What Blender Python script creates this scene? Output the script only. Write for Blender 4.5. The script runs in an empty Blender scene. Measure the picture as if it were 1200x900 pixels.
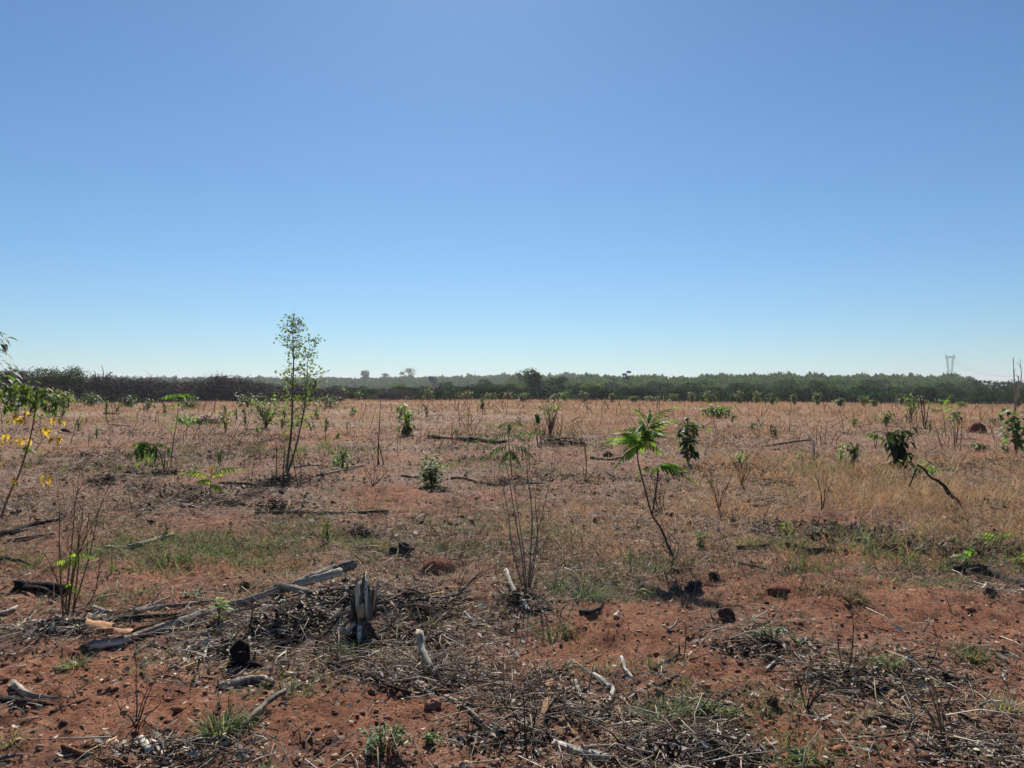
import bpy, math, random
import numpy as np
from mathutils import Vector

scene = bpy.context.scene
COL = scene.collection
R = math.radians
random.seed(7)
RNG = np.random.default_rng(11)

# ------------------------------------------------------------------ camera, sky, sun, exposure
EYE = 1.55            # eye height in metres
FPX = 900.0           # focal length in photo pixels (1200 wide)
HOR = 458.0           # eye-level line in the photo
cam_data = bpy.data.cameras.new('camera')
cam = bpy.data.objects.new('camera', cam_data)
COL.objects.link(cam)
cam_data.sensor_width = 36.0
cam_data.lens = 36.0 * FPX / 1200.0
cam_data.clip_start = 0.05
cam_data.clip_end = 9000.0
cam.location = (0, 0, EYE)
cam.rotation_euler = (R(90) + math.atan((HOR - 450.0) / FPX), 0, 0)
scene.camera = cam

SUN_EL, SUN_AZ = 41.0, -4.0      # degrees; azimuth measured from +Y (view direction), negative = left
world = bpy.data.worlds.new('World')
scene.world = world
world.use_nodes = True
wn = world.node_tree
bg = wn.nodes['Background']
sky = wn.nodes.new('ShaderNodeTexSky')
sky.sky_type = 'NISHITA'
sky.sun_disc = False
sky.sun_elevation = R(SUN_EL)
sky.sun_rotation = R(SUN_AZ)
sky.altitude = 0
sky.air_density = 1.0
sky.dust_density = 0.2
sky.ozone_density = 6.0
wb = wn.nodes.new('ShaderNodeMix'); wb.data_type = 'RGBA'; wb.blend_type = 'MULTIPLY'   # the camera's white balance
wb.inputs[0].default_value = 1.0; wb.inputs[7].default_value = (.75, .955, 1.04, 1)
wn.links.new(sky.outputs[0], wb.inputs[6]); wn.links.new(wb.outputs[2], bg.inputs['Color'])
bg.inputs['Strength'].default_value = 0.0615

sun_data = bpy.data.lights.new('sun', 'SUN')
sun_data.energy = 5.0
sun_data.angle = R(0.53)
sun_data.color = (1.0, 0.95, 0.87)
sun = bpy.data.objects.new('sun', sun_data)
COL.objects.link(sun)
sd = Vector((math.sin(R(SUN_AZ)) * math.cos(R(SUN_EL)), math.cos(R(SUN_AZ)) * math.cos(R(SUN_EL)), math.sin(R(SUN_EL))))
sun.rotation_euler = sd.to_track_quat('Z', 'Y').to_euler()
sun.location = (0, 0, 50)

scene.view_settings.view_transform = 'Standard'
scene.view_settings.look = 'None'
scene.view_settings.exposure = 0.54
scene.view_settings.gamma = 1.0
scene.view_settings.use_curve_mapping = False
scene.render.engine = 'CYCLES'
scene.cycles.max_bounces = 6
scene.cycles.transparent_max_bounces = 6
scene.cycles.volume_bounces = 0

# ------------------------------------------------------------------ noise and terrain
def _hash(ix, iy, seed):
    h = (ix.astype(np.int64) * 374761393 + iy.astype(np.int64) * 668265263 + seed * 1442695041) & 0x7fffffff
    h = ((h ^ (h >> 13)) * 1274126177) & 0x7fffffff
    return ((h ^ (h >> 16)) & 0xffff) / 65535.0

def vnoise(x, y, seed=0):
    x = np.asarray(x, float); y = np.asarray(y, float)
    ix = np.floor(x); iy = np.floor(y)
    fx = x - ix; fy = y - iy
    fx = fx * fx * (3 - 2 * fx); fy = fy * fy * (3 - 2 * fy)
    a = _hash(ix, iy, seed); b = _hash(ix + 1, iy, seed)
    c = _hash(ix, iy + 1, seed); d = _hash(ix + 1, iy + 1, seed)
    return (a * (1 - fx) + b * fx) * (1 - fy) + (c * (1 - fx) + d * fx) * fy

def fbm(x, y, seed=0, octs=3):
    s = 0; a = 1.0; t = 0
    for k in range(octs):
        s = s + a * vnoise(x * 2 ** k + 17.3 * k, y * 2 ** k - 9.1 * k, seed + k); t += a; a *= 0.5
    return s / t

def sstep(a, b, x):
    t = np.clip((np.asarray(x, float) - a) / (b - a), 0, 1)
    return t * t * (3 - 2 * t)

def flat_point(px, py):
    d = EYE * FPX / (py - HOR)
    return (px - 600) / FPX * d, d

# low mounds and hollows of the ground: photo position, half-widths in metres, height
BUMPS = []
for px, py, wx, wy, h in [(1090, 705, .75, .5, .07), (920, 690, .35, .3, .05), (535, 715, .45, .5, -.07), (600, 745, .4, .45, -.06),
                          (480, 740, .4, .3, -.05), (120, 810, .6, .5, .03), (500, 830, .6, .3, .035), (860, 800, .5, .4, .03),
                          (720, 725, .5, .4, .04), (40, 720, .5, .5, -.03), (350, 860, .5, .3, .03), (1010, 800, .35, .3, -.03),
                          (380, 745, .5, .3, .02), (620, 690, .35, .25, .03), (1150, 600, 1.2, .8, .10), (380, 520, 2.0, 1.0, .12)]:
    bx, by = flat_point(px, py)
    BUMPS.append((bx, by, wx, wy, h))

EA = np.array([-3, -.67, -.2, 0, .22, .44, .67, 3]); ED = np.array([115, 115, 125, 125, 102, 86, 80, 80.])

def edge_depth(x, y):
    return np.interp(np.asarray(x) / np.maximum(np.asarray(y), 1.0), EA, ED)

def terrain(x, y):
    x = np.asarray(x, float); y = np.asarray(y, float)
    r = np.hypot(x, y)
    near = 1 - sstep(40, 130, r)
    z = 0.05 * (vnoise(x * .7, y * .7, 3) - .5) + 0.045 * (vnoise(x * 2.1, y * 2.1, 4) - .5)
    z = z + near * (0.030 * (vnoise(x * 5.5, y * 5.5, 5) - .5) + 0.028 * (vnoise(x * 13, y * 13, 6) - .5) + 0.018 * (vnoise(x * 29, y * 29, 8) - .5))
    z = z + 0.25 * sstep(10, 40, r) * (fbm(x * .12, y * .12, 9, 2) - .5)
    for bx, by, wx, wy, h in BUMPS:
        z = z + h * np.exp(-((x - bx) / wx) ** 2 - ((y - by) / wy) ** 2)
    E = edge_depth(x, y)
    t = np.maximum(r - E * np.hypot(1, x / np.maximum(np.abs(y), 20)) * .98, 0)
    t = np.where(y > 0, np.maximum(y - E, 0), np.maximum(r - 100, 0))
    z = z - 7.0 * (1 - np.exp(-(t / 70.0) ** 1.5))
    hill = sstep(380, 760, y) * (1 - sstep(900, 1300, y)) * (1 - sstep(-60, 160, x))
    z = z + hill * 8.0
    return z

def tz(x, y):
    return float(terrain(np.array([x]), np.array([y]))[0])

def G(px, py):
    """point of the ground seen at a photo position"""
    z = 0.0
    for _ in range(12):
        d = (EYE - z) * FPX / (py - HOR)
        x = (px - 600) / FPX * d
        z = tz(x, d)
    return Vector((x, d, z))

def P3(px, py, pg=None):
    """point at photo position (px, py) standing above the ground at (px, pg)"""
    g = G(px, py if pg is None else pg)
    if pg is None:
        return g
    return Vector((g.x, g.y, EYE - (py - HOR) / FPX * g.y))

# ------------------------------------------------------------------ materials
def material(name):
    m = bpy.data.materials.new(name); m.use_nodes = True
    nt = m.node_tree
    for n in list(nt.nodes):
        nt.nodes.remove(n)
    out = nt.nodes.new('ShaderNodeOutputMaterial')
    return m, nt, out

def node(nt, kind, **kw):
    n = nt.nodes.new(kind)
    for k, v in kw.items():
        if hasattr(n, k):
            setattr(n, k, v)
        else:
            n.inputs[k.replace('_', ' ')].default_value = v
    return n

def ramp(nt, stops, src=None):
    n = nt.nodes.new('ShaderNodeValToRGB')
    e = n.color_ramp.elements
    e[0].position, e[0].color = stops[0][0], (*stops[0][1], 1)
    e[1].position, e[1].color = stops[-1][0], (*stops[-1][1], 1)
    for p, c in stops[1:-1]:
        el = e.new(p); el.color = (*c, 1)
    if src is not None:
        nt.links.new(src, n.inputs[0])
    return n

def mix(nt, a, b, f, mode='MIX'):
    n = nt.nodes.new('ShaderNodeMix'); n.data_type = 'RGBA'; n.blend_type = mode
    for sock, v in ((n.inputs[0], f), (n.inputs[6], a), (n.inputs[7], b)):
        if hasattr(v, 'is_linked') or hasattr(v, 'links'):
            nt.links.new(v, sock)
        else:
            sock.default_value = v if not isinstance(v, tuple) else (*v, 1)
    return n.outputs[2]

def mat_soil():
    m, nt, out = material('soil')
    L = nt.links
    geo = node(nt, 'ShaderNodeNewGeometry')
    big = node(nt, 'ShaderNodeTexNoise', Scale=.55, Detail=5.0, Roughness=.6)
    med = node(nt, 'ShaderNodeTexNoise', Scale=4.5, Detail=6.0, Roughness=.65)
    fine = node(nt, 'ShaderNodeTexNoise', Scale=38.0, Detail=5.0, Roughness=.7)
    grit = node(nt, 'ShaderNodeTexNoise', Scale=150.0, Detail=3.0, Roughness=.7)
    for n in (big, med, fine, grit):
        L.new(geo.outputs['Position'], n.inputs['Vector'])
    base = ramp(nt, [(.28, (.22, .088, .050)), (.5, (.40, .175, .10)), (.72, (.53, .27, .165))], med.outputs[0])
    tone = ramp(nt, [(.3, (.62, .60, .60)), (.55, (1, 1, 1)), (.75, (1.18, 1.14, 1.1))], big.outputs[0])
    c = mix(nt, base.outputs[0], tone.outputs[0], 1.0, 'MULTIPLY')
    spk = ramp(nt, [(.36, (.30, .27, .26)), (.47, (.95, .95, .95)), (.68, (1.25, 1.22, 1.2))], fine.outputs[0])
    c = mix(nt, c, spk.outputs[0], .85, 'MULTIPLY')
    mid = node(nt, 'ShaderNodeTexNoise', Scale=13.0, Detail=7.0, Roughness=.75)
    L.new(geo.outputs['Position'], mid.inputs['Vector'])
    shade_spots = ramp(nt, [(.35, (.42, .40, .40)), (.47, (1, 1, 1)), (.7, (1.15, 1.12, 1.1))], mid.outputs[0])  # dark spots in the colour stand in for small shadows on rough soil
    c = mix(nt, c, shade_spots.outputs[0], .8, 'MULTIPLY')
    att = node(nt, 'ShaderNodeAttribute', attribute_name='litter')
    lit = node(nt, 'ShaderNodeTexNoise', Scale=9.0, Detail=6.0, Roughness=.75)
    L.new(geo.outputs['Position'], lit.inputs['Vector'])
    litc = ramp(nt, [(.34, (.075, .05, .038)), (.47, (.28, .19, .138)), (.64, (.52, .40, .30))], lit.outputs[0])
    c = mix(nt, c, litc.outputs[0], att.outputs['Fac'])
    mea = node(nt, 'ShaderNodeAttribute', attribute_name='meadow')
    mec = ramp(nt, [(.35, (.03, .042, .018)), (.65, (.07, .085, .035))], med.outputs[0])
    c = mix(nt, c, mec.outputs[0], mea.outputs['Fac'])
    bs = node(nt, 'ShaderNodeBsdfPrincipled', Roughness=.95)
    bs.inputs['Specular IOR Level'].default_value = .12
    L.new(c, bs.inputs['Base Color'])
    b1 = node(nt, 'ShaderNodeBump', Strength=1.0, Distance=.05); L.new(fine.outputs[0], b1.inputs['Height'])
    b2 = node(nt, 'ShaderNodeBump', Strength=1.0, Distance=.018); L.new(grit.outputs[0], b2.inputs['Height'])
    L.new(b1.outputs[0], b2.inputs['Normal']); L.new(b2.outputs[0], bs.inputs['Normal'])
    L.new(bs.outputs[0], out.inputs[0])
    return m

def mat_attr(name, rough=.85, spec=.2, vary=.35, scale=25.0, translucent=0.0, through=(1.55, 1.75, .7), grain=False, bump=0.0, sat=1.0):
    """colour from the mesh's own point colours, with noise wear; optional light through leaves"""
    m, nt, out = material(name)
    L = nt.links
    att = node(nt, 'ShaderNodeAttribute', attribute_name='tint')
    nz = node(nt, 'ShaderNodeTexNoise', Scale=scale, Detail=4.0, Roughness=.65)
    if grain:
        ga = node(nt, 'ShaderNodeAttribute', attribute_name='grain')
        L.new(ga.outputs['Vector'], nz.inputs['Vector'])
    else:
        geo = node(nt, 'ShaderNodeNewGeometry'); L.new(geo.outputs['Position'], nz.inputs['Vector'])
    lo, hi = 1 - vary, 1 + vary
    rp = ramp(nt, [(.3, (lo, lo, lo)), (.7, (hi, hi, hi * .98))], nz.outputs[0])
    c = mix(nt, att.outputs['Color'], rp.outputs[0], 1.0, 'MULTIPLY')
    bs = node(nt, 'ShaderNodeBsdfPrincipled', Roughness=rough)
    bs.inputs['Specular IOR Level'].default_value = spec
    L.new(c, bs.inputs['Base Color'])
    if bump:
        b = node(nt, 'ShaderNodeBump', Strength=bump, Distance=.01)
        L.new(nz.outputs[0], b.inputs['Height']); L.new(b.outputs[0], bs.inputs['Normal'])
    if translucent:
        tr = node(nt, 'ShaderNodeBsdfTranslucent')
        tc = mix(nt, c, through, 1.0, 'MULTIPLY')
        L.new(tc, tr.inputs['Color'])
        ms = node(nt, 'ShaderNodeMixShader', Fac=translucent)
        L.new(bs.outputs[0], ms.inputs[1]); L.new(tr.outputs[0], ms.inputs[2])
        L.new(ms.outputs[0], out.inputs[0])
    else:
        L.new(bs.outputs[0], out.inputs[0])
    return m

M = {
    'soil': mat_soil(),
    'litter': mat_attr('litter', .8, .10, .35, 60.0),
    'clod': mat_attr('clod', .95, .1, .3, 40.0, bump=.6),
    'wood': mat_attr('weathered_wood', .88, .12, .6, 3.2, grain=True, bump=.9),
    'bark': mat_attr('bark', .92, .07, .4, 30.0, bump=.6),
    'leaf': mat_attr('leaf', .55, .22, .25, 18.0, translucent=.45),
    'straw': mat_attr('straw', .7, .18, .3, 5.0, translucent=.3, through=(1.05, .95, .85)),
    'crown': mat_attr('crown_foliage', .9, .03, .35, .6, translucent=.30, through=(1.3, 1.6, .8)),
    'weed': mat_attr('weed_leaf', .7, .12, .3, 20.0, translucent=.35, through=(1.2, 1.3, .85)),
    'metal': mat_attr('galvanised_steel', .5, .5, .1, 2.0),
}

# ------------------------------------------------------------------ mesh helpers
def link_mesh(name, co, tris, tint, mat, parent=None, grain=None, smooth=False, quads=None):
    """one mesh object from numpy arrays"""
    co = np.asarray(co, np.float32).reshape(-1, 3)
    me = bpy.data.meshes.new(name)
    me.vertices.add(len(co)); me.vertices.foreach_set('co', co.ravel())
    tris = np.asarray(tris, np.int32).reshape(-1, 3)
    loops = tris.ravel(); starts = np.arange(len(tris), dtype=np.int32) * 3
    if quads is not None and len(quads):
        q = np.asarray(quads, np.int32).reshape(-1, 4)
        starts = np.concatenate([starts, len(loops) + np.arange(len(q), dtype=np.int32) * 4])
        loops = np.concatenate([loops, q.ravel()])
    me.loops.add(len(loops)); me.loops.foreach_set('vertex_index', loops.astype(np.int32))
    me.polygons.add(len(starts)); me.polygons.foreach_set('loop_start', starts.astype(np.int32))
    if smooth:
        me.polygons.foreach_set('use_smooth', np.ones(len(starts), bool))
    me.update(calc_edges=True)
    if tint is not None:
        t = np.asarray(tint, np.float32).reshape(-1, 3)
        a = me.attributes.new('tint', 'FLOAT_COLOR', 'POINT')
        a.data.foreach_set('color', np.concatenate([t, np.ones((len(t), 1), np.float32)], 1).ravel())
    if grain is not None:
        g = me.attributes.new('grain', 'FLOAT_VECTOR', 'POINT')
        g.data.foreach_set('vector', np.asarray(grain, np.float32).ravel())
    me.materials.append(mat)
    o = bpy.data.objects.new(name, me)
    COL.objects.link(o)
    if parent is not None:
        o.parent = parent
    return o

def tag(o, label, cat, group=None, kind=None):
    if label: o['label'] = label
    if cat: o['category'] = cat
    if group: o['group'] = group
    if kind: o['kind'] = kind
    return o

def thing(name, label, cat, loc=(0, 0, 0), group=None):
    e = bpy.data.objects.new(name, None); COL.objects.link(e)
    e.empty_display_size = .1
    e.location = loc
    return tag(e, label, cat, group)

def jit(c, v=.25):
    k = 1 + random.uniform(-v, v)
    return tuple(max(0, a * k * (1 + random.uniform(-v, v) * .3)) for a in c)

class MB:
    """collects tubes, leaves and lumps and links them as one mesh; coordinates are relative to the thing's base"""
    def __init__(s):
        s.v = []; s.t = []; s.q = []; s.c = []; s.g = []
    def tube(s, pts, radii, col, sides=6, rough=.0, caps=True, seed=None):
        pts = [Vector(p) for p in pts]
        n = len(pts); b = len(s.v)
        t0 = (pts[1] - pts[0]).normalized()
        up = Vector((0, 0, 1)) if abs(t0.z) < .9 else Vector((1, 0, 0))
        side = t0.cross(up).normalized()
        ph = random.random() * 6.28
        lobes = [random.uniform(-rough, rough) for _ in range(sides)]
        acc = 0.0; gs = random.random() * 50
        for i, p in enumerate(pts):
            t = (pts[min(i + 1, n - 1)] - pts[max(i - 1, 0)]).normalized()
            side = (side - t * side.dot(t)).normalized()
            bi = t.cross(side)
            if i: acc += (p - pts[i - 1]).length
            for k in range(sides):
                a = ph + 6.28318 * k / sides
                rr = radii[i] * (1 + lobes[k] + random.uniform(-rough, rough) * .35)
                cc = col if not callable(col) else col(i / (n - 1), k)
                if sides >= 9:
                    ca, sa = math.cos(a), math.sin(a)
                    n1 = float(vnoise(ca * 1.6 + gs + acc * 3, sa * 1.6 + acc * 9, 2)) - .5; n2 = float(vnoise(ca * 3.6 + gs, sa * 3.6 + acc * 2.2, 3))
                    rr *= 1 + .22 * n1 - .25 * max(0, .45 - n2)
                    f_ = min(1.25, .35 + 1.5 * n2) * (1 + .5 * n1); cc = tuple(x_ * f_ for x_ in cc)
                off = side * math.cos(a) + bi * math.sin(a)
                s.v.append(tuple(p + off * rr))
                s.c.append(cc)
                s.g.append((math.cos(a) * 1.7 + gs, math.sin(a) * 1.7, acc * 1.5))
        for i in range(n - 1):
            for k in range(sides):
                k2 = (k + 1) % sides
                s.q.append((b + i * sides + k, b + i * sides + k2, b + (i + 1) * sides + k2, b + (i + 1) * sides + k))
        if caps and sides > 3:
            for ring, rev in ((0, True), (n - 1, False)):
                ci = len(s.v); s.v.append(tuple(pts[ring])); cc = col if not callable(col) else col(ring / (n - 1), 0)
                s.c.append(tuple(min(1, x * 1.25) for x in cc)); s.g.append((gs, 0, acc))
                for k in range(sides):
                    k2 = (k + 1) % sides
                    f = (b + ring * sides + k, b + ring * sides + k2, ci)
                    s.t.append(f if not rev else (f[1], f[0], f[2]))
        return s
    def leaf(s, p, d, L, W, col, droop=.25, fold=.2, up=None, tipcol=None):
        p = Vector(p); d = Vector(d).normalized()
        up = Vector(up) if up is not None else Vector((random.uniform(-.4, .4), random.uniform(-.4, .4), 1))
        sd_ = d.cross(up)
        if sd_.length < 1e-3: sd_ = Vector((1, 0, 0))
        sd_.normalize(); nm = sd_.cross(d).normalized()
        b = len(s.v); tc = tipcol or col
        dn = Vector((0, 0, -1))
        def at(t, w):
            return p + d * (L * t) + dn * (droop * L * t * t) + sd_ * (w * W) + nm * (abs(w) * W * fold)
        for q, cc in ((at(0, 0), col), (at(.32, -.42), col), (at(.3, 0), col), (at(.32, .42), col), (at(.68, -.36), tc), (at(.68, 0), tc), (at(.68, .36), tc), (at(1, 0), tc)):
            s.v.append(tuple(q)); s.c.append(cc); s.g.append((0, 0, 0))
        s.t += [(b, b + 1, b + 2), (b, b + 2, b + 3), (b + 4, b + 7, b + 5), (b + 5, b + 7, b + 6)]
        s.q += [(b + 1, b + 4, b + 5, b + 2), (b + 2, b + 5, b + 6, b + 3)]
        return s
    def kite(s, p, d, L, W, col):
        p = Vector(p); d = Vector(d).normalized()
        sd_ = d.cross(Vector((random.uniform(-1, 1), random.uniform(-1, 1), random.uniform(-.2, 1))))
        if sd_.length < 1e-3: sd_ = Vector((1, 0, 0))
        sd_.normalize(); b = len(s.v)
        for q in (p, p + d * L * .45 - sd_ * W * .5, p + d * L, p + d * L * .45 + sd_ * W * .5):
            s.v.append(tuple(q)); s.c.append(col); s.g.append((0, 0, 0))
        s.t += [(b, b + 1, b + 2), (b, b + 2, b + 3)]
        return s
    def blade(s, p, az, L, W, lean, col, curl=.6):
        p = Vector(p); h = Vector((math.cos(az), math.sin(az), 0)); sd_ = Vector((-h.y, h.x, 0)); b = len(s.v)
        for t, w in ((0, 1), (.45, .8), (.8, .45)):
            a = lean + curl * t
            q = p + h * (L * t * math.sin(a)) + Vector((0, 0, L * t * math.cos(a)))
            for sg in (-1, 1):
                s.v.append(tuple(q + sd_ * (sg * W * .5 * w))); s.c.append(col); s.g.append((0, 0, 0))
        a = lean + curl
        s.v.append(tuple(p + h * (L * math.sin(a)) + Vector((0, 0, L * math.cos(a))))); s.c.append(col); s.g.append((0, 0, 0))
        s.q += [(b, b + 1, b + 3, b + 2), (b + 2, b + 3, b + 5, b + 4)]; s.t.append((b + 4, b + 5, b + 6))
        return s
    def lump(s, p, rx, ry, rz, col, rough=.3, lat=6, lon=10, seed=None):
        p = Vector(p); b = len(s.v); seed = random.randint(0, 9999) if seed is None else seed
        for i in range(lat + 1):
            th = math.pi * i / lat
            for k in range(lon):
                a = 6.28318 * k / lon
                u = Vector((math.sin(th) * math.cos(a), math.sin(th) * math.sin(a), math.cos(th)))
                n = float(vnoise(u.x * 1.7 + u.z * 2.3 + seed, u.y * 1.7 - u.z * 1.1 + seed * .7, 5)) - .5
                n += .55 * (float(vnoise(u.x * 4.7 + u.z * 5.3 + seed, u.y * 4.7 - u.z * 3.1, 6)) - .5) + .3 * (float(vnoise(u.x * 11 + u.z * 9 + seed, u.y * 11 - u.z * 8, 7)) - .5)
                f = 1 + rough * 2 * n
                s.v.append((p.x + u.x * rx * f, p.y + u.y * ry * f, p.z + u.z * rz * f)); s.c.append(col); s.g.append((u.x, u.y, u.z))
        for i in range(lat):
            for k in range(lon):
                k2 = (k + 1) % lon
                s.q.append((b + i * lon + k, b + (i + 1) * lon + k, b + (i + 1) * lon + k2, b + i * lon + k2))
        return s
    def build(s, name, mat, parent=None, smooth=False):
        return link_mesh(name, s.v, s.t, s.c, M[mat] if isinstance(mat, str) else mat, parent, s.g, smooth, s.q)

def spline(pts, n):
    """Catmull-Rom through the points"""
    P = [Vector(p) for p in pts]
    if len(P) == 2:
        P = [P[0], P[0].lerp(P[1], .5), P[1]]
    Q = [P[0] * 2 - P[1]] + P + [P[-1] * 2 - P[-2]]
    out = []; segs = len(P) - 1
    for j in range(n):
        u = j / (n - 1) * segs; i = min(int(u), segs - 1); t = u - i
        a, b, c, d = Q[i], Q[i + 1], Q[i + 2], Q[i + 3]
        out.append(.5 * ((2 * b) + (c - a) * t + (2 * a - 5 * b + 4 * c - d) * t * t + (3 * b - a - 3 * c + d) * t ** 3))
    return out

# colours of the things themselves
C = dict(grey=(.27, .225, .18), pale=(.47, .40, .32), bone=(.62, .56, .48), dark=(.060, .046, .038), char=(.016, .014, .014), brown=(.15, .092, .058),
         rust=(.30, .15, .075), tan=(.42, .27, .15), straw=(.47, .36, .21), lime=(.17, .29, .035), green=(.085, .155, .03), mid=(.065, .115, .03),
         deep=(.03, .058, .022), blue=(.085, .13, .075), yellow=(.62, .38, .02), olive=(.12, .14, .035), soil=(.22, .098, .058), dust=(.30, .18, .12), stemgrey=(.20, .16, .125))
# ------------------------------------------------------------------ the ground
def ellipse(px, py, rx, ry, w=1.0):
    """an ellipse on the ground from a photo position and half-sizes in photo pixels"""
    x, d = flat_point(px, py)
    y0 = EYE * FPX / max(py + ry - HOR, 6); y1 = EYE * FPX / max(py - ry - HOR, 6)
    return (x, (y0 + y1) / 2, rx / FPX * d, max((y1 - y0) / 2, .05), w)

BARE = [ellipse(*e) for e in [(60, 785, 80, 22, 1.0), (110, 835, 90, 28, 1.0), (470, 822, 75, 25, 1.0), (725, 735, 75, 28, .9), (1085, 715, 115, 26, 1.0), (860, 790, 70, 22, .9),
        (345, 850, 75, 28, .6), (900, 700, 70, 14, .8), (250, 670, 90, 14, .8), (700, 860, 50, 20, .6), (990, 655, 60, 10, .9), (930, 860, 60, 25, .7), (450, 578, 60, 10, .8),
        (560, 690, 30, 20, .6), (30, 660, 40, 10, .6), (1150, 790, 50, 12, .5), (380, 512, 60, 6, .8), (330, 520, 40, 5, .6), (120, 520, 80, 10, .4)]]
DENSE = [ellipse(*e) for e in [(290, 735, 120, 32, 1.0), (60, 740, 70, 25, .8), (425, 725, 50, 40, .9), (510, 790, 110, 30, 1.0), (640, 830, 80, 40, .7), (820, 865, 60, 30, .6), (230, 880, 120, 20, .7),
         (990, 790, 110, 26, .6), (1100, 790, 70, 25, .4), (1150, 870, 60, 40, .45), (690, 695, 60, 18, .6), (540, 715, 60, 30, .5), (760, 870, 60, 30, .7), (880, 740, 60, 20, .5), (30, 830, 50, 25, .4)]]

def field(E, x, y):
    s = 0
    for ex, ey, wx, wy, w in E:
        s = s + w * np.exp(-(((x - ex) / wx) ** 2 + ((y - ey) / wy) ** 2) * .9)
    return s

def litter_amount(x, y):
    """0..1 how much plant litter lies on the soil"""
    n = fbm(x * 1.1, y * 1.1, 21, 3); n2 = fbm(x * .28, y * .28, 31, 2)
    r = np.hypot(x, y)
    a = .50 + 1.3 * (n - .5) + .7 * (n2 - .5) + .30 * sstep(8, 16, r) + .5 * sstep(28, 60, r)
    a = a + .75 * field(DENSE, x, y) - .85 * field(BARE, x, y)
    return np.clip(a, 0.02, 1)

th = np.concatenate([np.radians(np.linspace(-180, -50, 44))[:-1], np.radians(np.linspace(-50, 50, 470)), np.radians(np.linspace(50, 180, 44))[1:-1]])
rr = np.concatenate([[.25, .6, 1.0, 1.4], np.geomspace(1.8, 135, 450), np.geomspace(138, 2500, 60)])
TH, RR = np.meshgrid(th, rr)
gx = (np.sin(TH) * RR).ravel(); gy = (np.cos(TH) * RR).ravel()
gz = terrain(gx, gy)
nt_, nr_ = len(th), len(rr)
idx = np.arange(nr_ * nt_).reshape(nr_, nt_)
a = idx[:-1, :]; b = idx[1:, :]
quads = np.stack([a, np.roll(a, -1, 1), np.roll(b, -1, 1), b], -1).reshape(-1, 4)[:, ::-1]
gx = np.append(gx, 0.); gy = np.append(gy, 0.); gz = np.append(gz, tz(0, 0))
cen = len(gx) - 1
tr = np.stack([np.full(nt_, cen), np.roll(idx[0], -1), idx[0]], -1)
ground = link_mesh('ground', np.stack([gx, gy, gz], 1), tr, None, M['soil'], None, None, True, quads)
rg = np.hypot(gx, gy)
lit = np.clip(litter_amount(gx, gy) * (.55 + .3 * sstep(6.5, 13, rg) + .3 * sstep(30, 60, rg)), 0, .95)
at_ = ground.data.attributes.new('litter', 'FLOAT', 'POINT'); at_.data.foreach_set('value', lit.astype(np.float32))
mead = sstep(0, 12, np.where(gy > 0, gy - edge_depth(gx, gy) - 3, rg - 110))
at_ = ground.data.attributes.new('meadow', 'FLOAT', 'POINT'); at_.data.foreach_set('value', mead.astype(np.float32))
tag(ground, 'red-brown bare soil of the cleared field', None, None, 'structure')

# ------------------------------------------------------------------ loose litter, straw and clods on the ground
def scatter(n, d0, d1, weight, spread=.84, power=0.0):
    """points on the ground, thinning with distance; weight(x, y) in 0..1 is the chance to keep one"""
    xs, ys = [], []; got = 0
    while got < n:
        k = int(n * 2)
        if power == 0:
            d = np.exp(RNG.uniform(math.log(d0), math.log(d1), k))
        else:
            d = (RNG.uniform(d0 ** power, d1 ** power, k)) ** (1 / power)
        x = RNG.uniform(-spread, spread, k) * d
        ok = RNG.uniform(0, 1, k) < weight(x, d)
        xs.append(x[ok]); ys.append(d[ok]); got += int(ok.sum())
        if ok.sum() == 0: break
    x = np.concatenate(xs)[:n]; y = np.concatenate(ys)[:n]
    return x, y, terrain(x, y)

def pick(cols, n, vary=.3):
    c = np.array([k[0] for k in cols], float); w = np.array([k[1] for k in cols], float)
    t = c[RNG.choice(len(c), n, p=w / w.sum())]
    return np.clip(t * RNG.uniform(1 - vary, 1 + vary, (n, 1)), 0, 1)

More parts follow.
